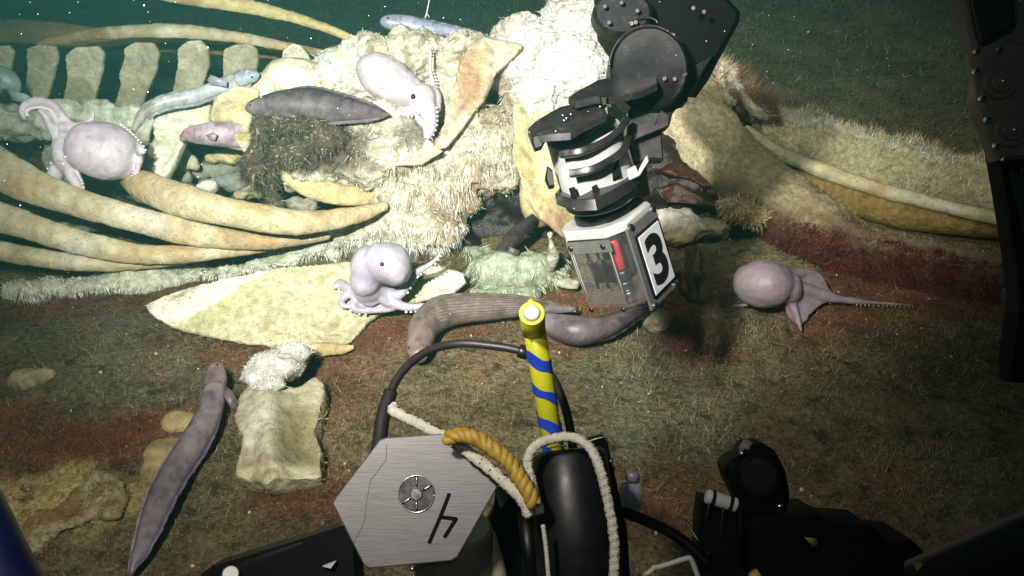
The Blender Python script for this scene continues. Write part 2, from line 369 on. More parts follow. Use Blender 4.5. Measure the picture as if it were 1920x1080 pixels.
# soft rust-red tufts
RP = []
for px, py, rx, ry, n in ((150, 830, 190, 50, 5000), (270, 800, 70, 25, 900), (1290, 622, 60, 36, 2200), (700, 640, 90, 35, 2200), (880, 620, 90, 25, 1300), (520, 650, 70, 22, 800), (1090, 570, 100, 30, 900), (1230, 970, 60, 50, 900), (620, 700, 40, 70, 900), (520, 925, 90, 14, 700)):
    a = RNG.normal(size=(n, 2)) * .45; g = np.array([G(px + u * rx, py + w * ry) for u, w in a]); g[:, 2] = gz(g[:, 0], g[:, 1]); RP.append(g)
p = np.vstack(RP); d = RNG.normal(size=p.shape) * .7 + [0, 0, 1]
V, F, Cc = strands(p, d, .006 + .012 * RNG.random(len(p)), .0012, (0, 0, -.1), np.array([[.165, .068, .034]]) * (.5 + .9 * RNG.random((len(p), 1))), 2, .5)
tag(obj('red_worm_fuzz', None, m_fuzz, v=V, f=F, cols=Cc), 'rust red patches of fine worm tufts on the mud', 'seabed growth', kind='stuff')

TP = []
for k in range(150):
    if RNG.random() < .72: c = G(1130 + 800 * RNG.random(), 580 + 360 * RNG.random())
    else: c = G(20 + 900 * RNG.random(), 600 + 420 * RNG.random())
    n = RNG.integers(12, 60); g = c + RNG.normal(size=(n, 3)) * [.035, .03, 0]; g[:, 2] = gz(g[:, 0], g[:, 1]); TP.append(g)
p = np.vstack(TP); d = RNG.normal(size=p.shape) * .35 + [0, 0, 1]
V, F, Cc = strands(p, d, .008 + .020 * RNG.random(len(p)), .0016, (.05, 0, 0), np.array([[.26, .23, .13], [.20, .18, .095], [.34, .31, .19]])[RNG.integers(0, 3, len(p))], 2, .35)
tag(obj('worm_tube_tufts', None, m_fuzz, v=V, f=F, cols=Cc), 'scattered clumps of pale fine worm tubes on the mud', 'seabed growth', kind='stuff')

# ================================================================== helpers for organic bodies
def rough(v, n, amp, sc, oc=4, s=0): return v + n * (amp * fbm(v, sc, oc, s))[:, None]
def pat(v, px, py, rx, ry, soft=.5, nz=.35, s=1, sc=12):
    """mask of a patch of different tissue, centred where (px,py) meets the surface"""
    q = proj(v); r = np.sqrt(((q[:, 0] - px) / rx) ** 2 + ((q[:, 1] - py) / ry) ** 2) + nz * fbm(v, sc, 4, s)
    return (1 - sstep(r, 1 - soft, 1 + soft))[:, None]
def mixc(c, m, col): return c * (1 - m) + np.array(col) * m
def organic_part(name, mb, mat, vox, amp, parent=None, colf=None, sm=3):
    v, n, f = remesh(mb, vox, sm)
    for a, sc, s in amp: v = rough(v, n, a, sc, 4, s)
    return obj(name, None, mat, parent, v=v, f=f, cols=colf(v) if colf else None), v, f
def filaments(name, parent, v, f, N, keep, L, w, dirf, droop, pal, seg=3, curl=.4, mat=None, label=None, clump=.75):
    p, nr = sample(v, f, N, keep); k = len(p)
    cl_ = np.stack([vnoise(p * 34, 201), vnoise(p * 34, 202), vnoise(p * 34, 203)], -1) * clump
    if k: ln_ = .55 + .9 * sstep(vnoise(p * 22, 204), -.5, .5)
    if k == 0: return None
    pal = np.array(pal, float); ci = np.clip(((fbm(p, 16, 3, 91) * .75 + .5 + .30 * RNG.normal(size=k)) * len(pal)).astype(int), 0, len(pal) - 1); c = pal[ci] * (.75 + .45 * RNG.random((k, 1)))
    Ls = (L[0] + (L[1] - L[0]) * RNG.random(k) ** 1.5) * ln_
    V, F, Cc = strands(p, dirf(p, nr) + cl_, Ls, w * (.6 + .8 * RNG.random(k)), droop, c, seg, curl)
    o = obj(name, None, mat or m_hair, parent, v=V, f=F, cols=Cc); o['kind'] = 'stuff'; return o
def inpoly(p, poly):
    q = proj(p); x, y = q[:, 0], q[:, 1]; r = np.zeros(len(q), bool); n = len(poly); j = n - 1
    for i in range(n):
        xi, yi = poly[i]; xj, yj = poly[j]
        r ^= ((yi > y) != (yj > y)) & (x < (xj - xi) * (y - yi) / (yj - yi + 1e-9) + xi); j = i
    return r

# ================================================================== RIBS
GR_N = 'curved ribs lying side by side across the lower left'; GR_F = 'long ribs arching over the backbone'
def bone_cols(c1, c2, c3, s):
    def f(v):
        n = fbm(v, 7, 5, s)[:, None]; n2 = fbm(v, 30, 4, s + 4)[:, None]
        c = np.array(c1) * (1 + .25 * n2); c = mixc(c, sstep(n, .05, .45), c2); return mixc(c, sstep(-n, .15, .5), c3)
    return f
RB = ((.50, .46, .28), (.38, .30, .15), (.58, .57, .43))
def rib(pts, label, group, mode=G, name='rib', cf=None, vox=.006, grv=True):
    mb = MB(); ctrl = tubepx(pts, mode); ctrl = [[*q[:3], q[3] * .9, q[4] * .8] for q in ctrl]; sweep(mb, ctrl, 48, 18, sq=1.25)
    v, n, f = remesh(mb, vox, 3)
    v = rough(v, n, .004, 9, 4, 3); v = rough(v, n, .0022, 45, 3, 5)
    c = (cf or bone_cols(*RB, int(pts[0][0]) % 50))(v)
    if group == GR_N:
        for a in ((300, 352, 60, 26), (560, 448, 110, 12), (295, 462, 55, 12), (640, 402, 60, 14), (60, 350, 60, 20)): c = mixc(c, pat(v, *a, .6, .8, int(a[0]), 18) * .42, (.38, .24, .09))
    o = obj(name, None, m_bone, None, v=v, f=f, cols=c)
    return tag(o, label, 'rib', group)
rib([(222, 318, .22, 10), (262, 345, .24, 32, 26), (340, 375, .24, 36, 26), (450, 402, .22, 30, 26), (560, 417, .19, 27, 24), (660, 405, .17, 20, 18), (725, 385, .17, 9)],
    'topmost of the near yellow ribs, its rust-stained left end under the big pale octopus', GR_N)
rib([(-60, 280, .30, 46, 30), (30, 333, .27, 42, 28), (130, 374, .23, 33, 26), (250, 410, .19, 29, 24), (380, 440, .15, 27, 22), (500, 451, .12, 20, 18), (620, 440, .11, 12)],
    'long thick yellow rib from the left edge under the big octopus, second from the top', GR_N)
rib([(-60, 390, .20, 34, 26), (40, 420, .18, 31, 24), (140, 452, .15, 28, 22), (250, 475, .12, 24, 20), (360, 477, .10, 17, 16), (480, 466, .09, 12, 12), (580, 452, .08, 7)],
    'third yellow rib down at the left edge with a brown-stained split along its upper side', GR_N)
rib([(-60, 458, .11, 22, 22), (40, 478, .10, 22, 22), (150, 492, .09, 20, 20), (260, 494, .08, 15, 17), (380, 480, .08, 11, 13), (480, 470, .07, 5)],
    'lowest and thinnest of the near yellow ribs, at the edge of the white fringe', GR_N)
rib([(515, 315, 2.36, 5), (555, 340, 2.36, 20, 18), (620, 362, 2.36, 24, 18), (700, 366, 2.38, 19, 16), (775, 350, 2.42, 14)],
    'short orange-yellow rib piece poking out under the dark matted fibres', 'broken bones under the carcass', Y, cf=bone_cols((.50, .42, .21), (.42, .30, .13), (.56, .52, .34), 9))
FB = ((.36, .33, .20), (.22, .17, .09), (.46, .45, .31))
rib([(68, 84, 2.93, 4), (110, 76, 2.93, 12), (200, 62, 2.94, 14, 11), (320, 58, 2.95, 16, 11), (430, 68, 2.96, 14, 11), (540, 88, 2.97, 11), (650, 112, 2.98, 8)],
    'greenish rib arching just over the row of upright backbone plates, pointed left end free', GR_F, Y, cf=bone_cols(*FB, 5))
rib([(-60, 60, 3.25, 25, 18), (60, 60, 3.25, 26, 18), (180, 72, 3.25, 24, 18), (320, 82, 3.25, 20, 16), (450, 95, 3.22, 14), (560, 108, 3.2, 12)],
    'dull brown rib behind the pointed greenish one, running off the left edge', GR_F, Y, cf=bone_cols((.20, .145, .07), (.17, .11, .06), (.22, .17, .09), 6))
rib([(260, -20, 3.10, 16, 12), (350, -4, 3.10, 16, 12), (450, 10, 3.10, 16, 12), (540, 30, 3.10, 13, 11), (620, 56, 3.08, 10), (710, 96, 3.06, 8)],
    'highest rib, crossing the top edge and sloping down to the white carcass', GR_F, Y, cf=bone_cols((.50, .44, .20), (.34, .26, .12), (.50, .46, .24), 7))
rib([(1255, 120, 3.35, 8), (1290, 110, 3.35, 8), (1325, 130, 3.3, 8)], 'small pale bone end behind the black arm', None, Y)

# ================================================================== BACKBONE
GV = 'upright backbone plates standing in a row at the upper left'
plates = [
 ('leftmost backbone plate, cut off by the left edge', [(-40, 205), (-38, 100), (-18, 86), (14, 86), (24, 100), (14, 150), (0, 205)]),
 ('pale green backbone plate second from the left, behind the tip of the arched rib', [(38, 208), (50, 130), (48, 92), (70, 84), (103, 88), (107, 110), (96, 160), (78, 208)]),
 ('narrow leaning backbone plate third from the left, above the big octopus', [(112, 210), (124, 150), (122, 104), (140, 90), (180, 88), (193, 100), (189, 140), (175, 195), (172, 215)]),
 ('widest backbone plate, waisted in the middle, fourth from the left', [(208, 210), (225, 160), (222, 140), (232, 112), (230, 92), (250, 80), (286, 82), (297, 104), (290, 140), (270, 185), (264, 212)]),
 ('rounded backbone plate with a smooth domed top, fifth from the left', [(318, 200), (327, 150), (332, 120), (331, 92), (350, 78), (372, 76), (388, 92), (391, 126), (380, 160), (366, 195)]),
 ('short square-topped backbone plate above the pale eel head', [(418, 160), (416, 120), (418, 94), (440, 84), (465, 82), (480, 92), (483, 116), (476, 150), (470, 170)]),
 ('small half-buried backbone plate tip next to the big white knob', [(520, 130), (530, 96), (546, 82), (562, 86), (578, 106), (585, 130)]),
]
for i, (lab, pl) in enumerate(plates):
    mb = MB(); y = 2.82 + .012 * i; pr = [Y(a, b, y - (205 - b) * .0003) for a, b in pl]; off = unit([.25, 1, -.1]) * .035
    slab(mb, pr, off * .5); v, n, f = remesh(mb, .0045, 4)
    v = rough(v, n, .003, 12, 4, i); v = rough(v, n, .002, 50, 3, i + 9)
    b = v[:, 2].min(); t = thing('vertebra', (v[:, 0].mean(), v[:, 1].mean(), b), lab, 'vertebra', GV)
    obj('neural_spine', None, m_plate, t, v=v, f=f, cols=bone_cols((.44, .44, .31), (.32, .31, .20), (.54, .56, .42), i + 20)(v))
    mb = MB(); cx = (pl[0][0] + pl[-1][0]) / 2; c = Y(cx, 228 - (i > 4) * 70, y + .02); blob(mb, c, .055 if i < 5 else .04, .05, .06, 0, 3); blob(mb, c + [.03, -.02, -.01], .04, .04, .05)
    v, n, f = remesh(mb, .01, 3); v = rough(v, n, .018, 12, 4, i + 3); v = rough(v, n, .006, 45, 3, i)
    obj('centrum', None, m_plate, t, v=v, f=f, cols=bone_cols((.46, .50, .36), (.40, .42, .22), (.60, .66, .52), i + 40)(v))

# ================================================================== CARCASS
car = thing('whale_carcass', G(800, 450), 'white shaggy whale carcass heaped across the middle behind the robot arm', 'carcass')
mb = MB()
for a in (  # px, py, y, rx, ry, depth radius, angle
    (640, 150, 2.72, 60, 55, .14), (700, 120, 2.74, 70, 50, .16), (790, 110, 2.74, 80, 48, .16), (870, 105, 2.76, 70, 40, .16), (930, 130, 2.74, 70, 60, .16),
    (1000, 110, 2.80, 70, 80, .17), (1070, 60, 2.90, 62, 85, .16), (1120, 20, 2.98, 60, 70, .16), (1060, 150, 2.70, 90, 85, .18), (1120, 110, 2.8, 70, 80, .16), (1000, 190, 2.62, 60, 60, .14),
    (850, 190, 2.64, 60, 90, .14), (880, 280, 2.52, 70, 70, .14), (800, 300, 2.46, 70, 60, .12), (740, 250, 2.52, 80, 60, .14), (890, 320, 2.46, 55, 50, .12), (850, 365, 2.40, 45, 40, .10),
    (930, 285, 2.46, 45, 70, .12), (780, 370, 2.38, 70, 45, .10), (720, 300, 2.44, 80, 50, .12), (640, 300, 2.46, 90, 45, .12), (600, 330, 2.44, 80, 30, .09), (560, 250, 2.48, 80, 28, .10),
    (790, 430, 2.30, 70, 38, .09), (720, 440, 2.30, 90, 34, .09), (815, 430, 2.33, 35, 40, .07), (640, 452, 2.27, 90, 26, .07), (560, 475, 2.24, 90, 22, .06), (470, 498, 2.19, 100, 18, .05),
    (370, 516, 2.15, 100, 16, .05), (260, 528, 2.11, 100, 14, .05), (150, 540, 2.08, 90, 14, .045), (70, 545, 2.07, 50, 12, .04), (690, 200, 2.62, 70, 60, .14), (600, 220, 2.66, 70, 50, .12)):
    blobpx(mb, a[0], a[1], a[2], a[3], a[4], a[5])
def flesh_cols(v):
    n = fbm(v, 8, 5, 61)[:, None]; n2 = fbm(v, 26, 5, 62)[:, None]; n3 = fbm(v, 70, 3, 63)[:, None]
    c = np.array([.62, .62, .47]) + .14 * n3 * np.array([1, 1, .8]); c = mixc(c, sstep(n2, .10, .5) * .6, (.46, .42, .28)); c = mixc(c, sstep(-n2, .18, .42) * .85, (.25, .21, .12))
    c = mixc(c, sstep(n, .2, .55) * .45, (.56, .48, .30))
    n5 = fbm(v, 42, 4, 66)[:, None]; c = mixc(c, sstep(n5, .15, .4) * .6, (.30, .25, .14)); c = mixc(c, pat(v, 1040, 120, 120, 130, .4, .4, 4) * .85, (.74, .74, .68)); c = mixc(c, pat(v, 640, 120, 50, 40), (.60, .66, .60))
    c = mixc(c, pat(v, 905, 130, 40, 26, .4, .5, 5) * .6, (.46, .32, .17)); c = mixc(c, pat(v, 930, 190, 40, 60, .5, .7, 6, 20) * .7, (.26, .19, .09))
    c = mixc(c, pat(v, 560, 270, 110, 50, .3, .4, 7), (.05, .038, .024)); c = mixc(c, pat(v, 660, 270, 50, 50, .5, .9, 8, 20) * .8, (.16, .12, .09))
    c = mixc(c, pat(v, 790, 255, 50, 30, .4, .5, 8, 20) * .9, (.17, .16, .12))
    c = mixc(c, pat(v, 905, 330, 40, 90, .6, 1.0, 9, 16) * .6, (.33, .24, .15)); c = mixc(c, pat(v, 860, 400, 70, 60, .6, .7, 10, 16) * .75, (.26, .17, .08))
    q = proj(v); low = (sstep(q[:, 1], 425, 470) * (1 - sstep(q[:, 0], 700, 860)))[:, None]; c = mixc(c, low * .75, (.50, .54, .42)); c = mixc(c, low * sstep(n2, -.05, .4) * .7, (.28, .27, .15))
    return np.clip(c, .02, .85)
body, cv, cfc = organic_part('flesh', mb, m_flesh, .0068, ((.050, 6, 1), (.028, 18, 2), (.009, 50, 3), (.006, 110, 6)), car, flesh_cols, 2)
FW = [(.76, .79, .72), (.80, .80, .74), (.72, .72, .62), (.58, .55, .42), (.34, .28, .17)]
def dn(k): return lambda p, n: n * k + np.array([0, -.2, -1.2]) + RNG.normal(size=p.shape) * .16
filaments('mat_fringe', car, cv, cfc, 150000, lambda p, n: inpoly(p, [(790, 250), (960, 200), (975, 315), (905, 335), (850, 400), (840, 440), (700, 430), (740, 300)]) & (RNG.random(len(p)) < .6), (.012, .055), .0024, dn(.5), (0, -.05, -.9), FW + [(.30, .22, .12)], 3, .35)
filaments('ridge_fringe', car, cv, cfc, 150000, lambda p, n: inpoly(p, [(10, 520), (300, 480), (560, 440), (700, 400), (880, 420), (850, 520), (600, 510), (420, 530), (250, 565), (20, 575)]) & (RNG.random(len(p)) < .5), (.008, .034), .0021, dn(.5), (0, -.1, -.9), [(.72, .78, .68), (.60, .66, .52), (.46, .46, .32), (.80, .82, .74)], 3, .4)
filaments('surface_threads', car, cv, cfc, 30000, lambda p, n: (RNG.random(len(p)) < .7) & ~inpoly(p, [(470, 210), (640, 215), (650, 320), (480, 330)]) & ~inpoly(p, [(960, 40), (1180, -60), (1180, 240), (960, 240)]), (.006, .026), .0018, lambda p, n: n * .6 + RNG.normal(size=p.shape) * .6 + [0, -.1, -.4], (0, 0, -.6), FW, 3, 1.0)
filaments('white_threads', car, cv, cfc, 60000, lambda p, n: inpoly(p, [(960, 40), (1180, -60), (1180, 240), (960, 240)]) & (RNG.random(len(p)) < .55), (.006, .022), .0022, lambda p, n: n + RNG.normal(size=p.shape) * .7, (0, 0, -.5), [(.80, .80, .74), (.76, .74, .64), (.82, .82, .80)], 2, .9)
filaments('dark_fibres', car, cv, cfc, 150000, lambda p, n: inpoly(p, [(480, 225), (600, 228), (650, 240), (690, 290), (620, 320), (480, 335), (455, 270)]), (.010, .032), .0020, lambda p, n: n + RNG.normal(size=p.shape) * .8, (0, 0, -.8), [(.05, .038, .022), (.10, .085, .05), (.03, .024, .016), (.20, .18, .11), (.07, .07, .045)], 4, 1.4)
# near-black masses that stand in for shade in the hollow under the body
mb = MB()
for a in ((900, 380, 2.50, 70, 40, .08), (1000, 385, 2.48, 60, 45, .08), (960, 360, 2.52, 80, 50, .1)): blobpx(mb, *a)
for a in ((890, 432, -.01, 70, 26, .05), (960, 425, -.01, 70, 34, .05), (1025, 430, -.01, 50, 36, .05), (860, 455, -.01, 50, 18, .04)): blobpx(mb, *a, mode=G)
organic_part('hollow_shade_mass', mb, m_hollow_shade, .012, ((.03, 9, 4), (.01, 40, 5)), car)
# dark matted slab hanging at the left end
mb = MB()
for a in ((495, 255, 2.36, 24, 40, .06, 0), (482, 300, 2.32, 20, 40, .05, 0), (500, 330, 2.32, 22, 30, .04, 0), (512, 385, 2.27, 14, 30, .02, 20), (560, 240, 2.38, 60, 20, .06, 0), (600, 262, 2.38, 50, 34, .05, 0), (545, 290, 2.37, 40, 30, .05, 0)):
    blobpx(mb, *a)
pc, pv, pf = organic_part('matted_fibre', mb, organic('matted_fibre', (.055, .043, .026), .8, 50, (.4, 1.9), 1.0, 60, .01, speck=(.40, .36, .2), speck_scale=80), .007, ((.03, 11, 6), (.014, 35, 7)), car)
filaments('matted_threads', car, pv, pf, 9000, None, (.010, .034), .0019, lambda p, n: n + RNG.normal(size=p.shape) * .6 + [0, 0, -.8], (0, 0, -.9), [(.06, .045, .026), (.13, .11, .065), (.035, .028, .018), (.26, .24, .16), (.06, .06, .035)], 4, 1.3)
# big round knob and the yellow plate hanging from it
mb = MB(); blobpx(mb, 556, 160, 2.66, 62, 52, .12); blobpx(mb, 510, 185, 2.64, 40, 50, .09); blobpx(mb, 600, 185, 2.66, 40, 34, .09); blobpx(mb, 645, 135, 2.68, 30, 44, .08)
v, n, f = remesh(mb, .008, 4); v = rough(v, n, .012, 9, 4, 3); v = rough(v, n, .004, 45, 3, 4)
def kn(v): n = fbm(v, 14, 5, 5)[:, None]; n2 = fbm(v, 45, 3, 6)[:, None]; c = mixc(np.array([.70, .68, .46]) + .1 * n2, sstep(n, .05, .4) * .8, (.48, .40, .16)); return mixc(c, pat(v, 565, 150, 40, 34), (.80, .80, .62))
tag(obj('vertebra', None, m_plate, v=v, f=f, cols=kn(v)), 'big rounded cream bone knob just behind the grey fish', 'vertebra')
def bonepoly(name, pl, mode, thick, label, cat, c3, vox=.006, amp=.006, mat=None, cf=None, sm=5, parent=None, offd=None, group=None):
    mb = MB(); fr = [mode(*q) for q in pl]; slab(mb, fr, unit(offd if offd is not None else [0.1, 1, -.5]) * thick)
    v, n, f = remesh(mb, vox, sm); v = rough(v, n, amp, 10, 4, len(pl)); v = rough(v, n, .0028, 45, 3, 7)
    o = obj(name, None, mat or m_plate, parent, v=v, f=f, cols=cf(v) if cf else bone_cols(*c3, len(pl) + 30)(v)); tag(o, label, cat, group); return o, v, f
YC = ((.50, .44, .24), (.42, .33, .15), (.56, .53, .36))
bonepoly('bone_plate', [(392, 225, 2.50), (400, 185, 2.54), (440, 160, 2.56), (485, 165, 2.56), (482, 215, 2.50), (470, 270, 2.42), (458, 290, 2.38), (440, 262, 2.42), (420, 235, 2.46)], Y, .04, 'pointed ochre bone plate hanging over the half-hidden pinkish fish', 'bone', YC)
bonepoly('bone_plate', [(268, 345, 2.36), (290, 270, 2.46), (285, 215, 2.54), (340, 200, 2.58), (395, 190, 2.6), (388, 240, 2.52), (345, 262, 2.46), (330, 300, 2.42), (300, 350, 2.35)], Y, .04, 'cream and green bone plate leaning beneath the pale curved eel', 'bone', ((.60, .62, .42), (.55, .48, .24), (.66, .70, .54)))
# broad tan shoulder blade standing in the carcass
def blade_cols(v):
    n = fbm(v, 9, 5, 15)[:, None]; n2 = fbm(v, 30, 4, 16)[:, None]; c = mixc(np.array([.62, .57, .42]) + .08 * n2, sstep(n, -.1, .3) * .6, (.50, .42, .26))
    c = mixc(c, pat(v, 885, 130, 26, 60, .6, .8, 3, 20) * .7, (.42, .25, .11)); return mixc(c, pat(v, 880, 180, 26, 50, .5, .7, 4, 30) * .5, (.30, .16, .07))
bonepoly('flat_bone', [(905, 72, 2.64), (962, 74, 2.66), (985, 84, 2.64), (962, 110, 2.60), (925, 140, 2.54), (905, 190, 2.46), (870, 240, 2.38), (838, 278, 2.32), (812, 290, 2.30), (806, 276, 2.30), (832, 230, 2.36), (846, 180, 2.42), (862, 120, 2.52), (880, 84, 2.60)], Y, .035,
         'long tan flat bone stained rust-brown, slanting through the white carcass beside the upper octopus', 'bone', YC, cf=blade_cols, amp=.010)
bonepoly('bone_spur', [(800, 262, 2.34), (770, 298, 2.32), (740, 304, 2.32), (742, 312, 2.31), (790, 308, 2.30), (830, 284, 2.30)], Y, .015, 'thin curved bone spur under the upper octopus', 'bone', ((.55, .48, .34),) * 3, .005)
# loose rubble inside the rib cage
GB = 'broken bone fragments strewn inside the rib cage'
frag = [('flat grey-green fragment under the pinkish fish', 395, 315, 60, 14, 8), ('pale yellow bar of bone just below the pinkish fish', 425, 293, 40, 12, 4), ('rounded cream fragment left of the pinkish fish', 340, 300, 30, 24, 30),
        ('long cream fragment beside the big octopus', 300, 290, 22, 44, -28), ('small white flake in the rubble over the top near rib', 385, 352, 26, 9, 20), ('grey slab in the rubble below the yellow bar', 420, 340, 54, 14, 3),
        ('small grey-green chip by the rust-stained rib end', 330, 330, 24, 14, 30), ('tan chip lying above the middle of the top near rib', 470, 362, 34, 12, 15), ('grey chip between the dark mat and the top near rib', 560, 385, 40, 12, 10)]
GC = [((.22, .25, .19),) * 3, ((.55, .50, .24),) * 3, ((.40, .40, .28), (.3, .3, .2), (.5, .5, .36)), ((.55, .55, .36), (.45, .4, .2), (.6, .62, .46)), ((.6, .62, .5),) * 3, ((.20, .23, .20),) * 3, ((.25, .28, .2),) * 3, ((.36, .32, .2),) * 3, ((.28, .28, .22),) * 3]
for k, (lab, px, py, rx, ry, ang) in enumerate(frag):
    mb = MB(); p = G(px, py, .12 + .05 * (py < 310)); blob(mb, p, M(rx, p), M(ry, p), .03, ang); blob(mb, p + CR * M(rx * .5, p), M(rx * .5, p), M(ry * 1.2, p), .03, ang + 25)
    v, n, f = remesh(mb, .006, 1); v = rough(v, n, .022, 14, 4, k); v = rough(v, n, .005, 50, 3, k)
    tag(obj('bone_fragment', None, m_plate, v=v, f=f, cols=bone_cols(*GC[k], k)(v)), lab, 'bone fragment', GB)
mb = MB()                                                            # rubble bed
for k in range(46):
    px = 40 + RNG.random() * 640; py = 250 + RNG.random() * 150 - abs(px - 330) * .12; p = G(px, py, .03 + .08 * RNG.random()); blob(mb, p, .03 + .05 * RNG.random(), .02 + .03 * RNG.random(), .05, RNG.random() * 80)
for k in range(26):
    p = Y(-40 + k * 17, 230 + 14 * math.sin(k * 1.7), 2.78); blob(mb, p, .06, .042, .07)
for k in range(20): p = G(-60 + k * 42, 440 - k * 2, .0); blob(mb, p, .09, .03, .07)
def rub(v):
    n = fbm(v, 9, 5, 71)[:, None]; n2 = fbm(v, 34, 5, 72)[:, None]; c = mixc(np.array([.22, .24, .17]) + .08 * n2, sstep(n2, .0, .4), (.42, .44, .32)); c = mixc(c, sstep(-n2, .1, .4), (.09, .10, .07))
    c = mixc(c, pat(v, 130, 220, 300, 50, .3, .4, 3), np.array([.56, .61, .48]) + .2 * n2); return mixc(c, pat(v, 100, 300, 160, 60, .5, .5, 3) * .6, (.42, .50, .36))
rb, rv, rf = organic_part('rib_cage_debris', mb, m_plate, .010, ((.035, 12, 8), (.016, 40, 9)), None, rub, 1)
tag(rb, 'grey-green crust of bone debris filling the rib cage', 'debris', kind='stuff')
# ================================================================== SKULL (right)
sk = thing('whale_skull', G(1300, 470), 'fuzz-covered whale skull sweeping to the right edge from behind the robot arm', 'skull')
def olive(v):
    n = fbm(v, 8, 5, 81)[:, None]; n2 = fbm(v, 30, 5, 82)[:, None]; c = np.array([.28, .225, .115]) + .1 * n2; c = mixc(c, sstep(n, 0, .4) * .7, (.16, .12, .055))
    c = mixc(c, pat(v, 1310, 240, 110, 90, .5, .4, 3), (.56, .50, .30)); c = mixc(c, pat(v, 1450, 330, 60, 70, .5) * .6, (.42, .38, .21))
    q = proj(v); low = sstep(q[:, 1] - (365 + (q[:, 0] - 1300) * .22) + 40 * n[:, 0], -40, 50)[:, None] * sstep(q[:, 0], 1330, 1420)[:, None]
    return mixc(c, low * .96, np.array([.060, .015, .010]) * (1 + .8 * n2))  # dark red underside, darkened further to put the overhang's shade into colour
mb = MB()
sweep(mb, tubepx([(1240, 150, 2.82, 40), (1300, 245, 2.70, 66), (1380, 322, 2.56, 70), (1470, 394, 2.42, 74), (1590, 476, 2.24, 66), (1720, 512, 2.16, 66), (1850, 536, 2.10, 62), (1990, 552, 2.05, 60)], Y), 60, 22)
for a in ((1305, 195, 2.84, 55, 50, .11), (1340, 232, 2.80, 46, 36, .08), (1390, 400, 2.44, 50, 34, .07)): blobpx(mb, *a)
so, sv, sf = organic_part('jaw_ridge', mb, m_flesh, .010, ((.018, 6, 11), (.008, 24, 12), (.004, 70, 13)), sk, olive, 4)
filaments('ridge_fuzz', sk, sv, sf, 22000, lambda p, n: n[:, 2] > -.4, (.003, .010), .0014, lambda p, n: n + RNG.normal(size=p.shape) * .5 + [0, 0, .3], (0, 0, -.2), [(.34, .29, .14), (.26, .22, .10), (.20, .13, .06), (.42, .37, .2)], 2, .5)
filaments('red_fuzz', sk, sv, sf, 90000, lambda p, n: (n[:, 1] < .3) & (RNG.random(len(p)) < sstep(fbm(p, 9, 4, 77), -.8, .2)) & inpoly(p, [(1340, 380), (1400, 360), (1480, 410), (1650, 450), (1900, 500), (1910, 590), (1500, 560), (1400, 490)]), (.012, .034), .0018, lambda p, n: n + RNG.normal(size=p.shape) * .4 + [0, -.2, -.2], (0, 0, -.2), [(.11, .020, .012), (.065, .014, .009), (.13, .040, .020), (.045, .015, .010)], 2, .4)
mb = MB()
sweep(mb, tubepx([(1330, 150, 3.05, 22), (1400, 222, 2.98, 32), (1500, 264, 2.90, 58, 60), (1620, 308, 2.80, 62, 60), (1740, 335, 2.72, 60, 56), (1850, 360, 2.64, 54, 50), (1990, 385, 2.55, 48)], Y), 60, 22)
def pale(v):
    n = fbm(v, 8, 5, 91)[:, None]; n2 = fbm(v, 28, 5, 92)[:, None]; c = np.array([.40, .37, .19]) + .1 * n2; c = mixc(c, sstep(n, -.1, .35) * .7, (.24, .16, .08))
    c = mixc(c, pat(v, 1490, 265, 70, 40, .6, .6), (.62, .58, .34)); q = proj(v); top = np.interp(q[:, 0], [1300, 1420, 1480, 1560, 1650, 1750, 1870, 2000], [150, 222, 212, 224, 252, 276, 300, 330]); return mixc(c, (1 - sstep(q[:, 1] - top + 8 * fbm(v, 12, 3, 2), 10, 26))[:, None] * .85, (.58, .62, .50))
uo, uv, uf = organic_part('upper_jaw', mb, m_flesh, .010, ((.020, 7, 13), (.009, 30, 14)), sk, pale, 4)
filaments('jaw_bristles', sk, uv, uf, 17000, lambda p, n: n[:, 2] > -.5, (.008, .034), .0020, lambda p, n: n * .7 + RNG.normal(size=p.shape) * .25 + [0, 0, .8], (.1, 0, -.15), [(.56, .52, .30), (.44, .40, .22), (.32, .24, .13), (.66, .64, .44)], 3, .3)
filaments('red_halo', sk, uv, uf, 60000, lambda p, n: inpoly(p, [(1300, 110), (1440, 180), (1470, 240), (1380, 230)]), (.03, .085), .0020, lambda p, n: n + RNG.normal(size=p.shape) * .3 + [.1, 0, .7], (.1, 0, 0), [(.22, .11, .06), (.30, .17, .10), (.15, .10, .05)], 3, .3)
mb = MB(); sweep(mb, tubepx([(1395, 240, 2.66, 8), (1450, 282, 2.62, 13), (1540, 320, 2.55, 15), (1640, 352, 2.47, 15), (1760, 385, 2.38, 14), (1880, 412, 2.30, 13), (1990, 432, 2.22, 12)], Y), 60, 14)
v, n, f = remesh(mb, .006, 3); v = rough(v, n, .005, 14, 4, 3); obj('jaw_edge', None, m_bone, sk, v=v, f=f, cols=bone_cols((.50, .47, .28), (.42, .38, .2), (.52, .5, .34), 3)(v))
mb = MB(); sweep(mb, tubepx([(1440, 290, 2.68, 10, 30), (1520, 335, 2.60, 26, 30), (1620, 378, 2.50, 30, 30), (1740, 410, 2.41, 26, 30), (1880, 432, 2.33, 18, 26), (1990, 445, 2.26, 14, 20)], Y), 60, 18)
v, n, f = remesh(mb, .007, 3); v = rough(v, n, .008, 9, 4, 4); obj('jaw_gum', None, m_flesh, sk, v=v, f=f, cols=bone_cols((.25, .18, .05), (.18, .12, .035), (.13, .095, .04), 3)(v))
mb = MB(); sweep(mb, tubepx([(1285, 100, 2.94, 14), (1325, 112, 2.92, 18), (1362, 138, 2.88, 15, 20), (1385, 172, 2.84, 11, 20), (1408, 204, 2.82, 9, 20), (1440, 222, 2.82, 8)], Y), 40, 14)
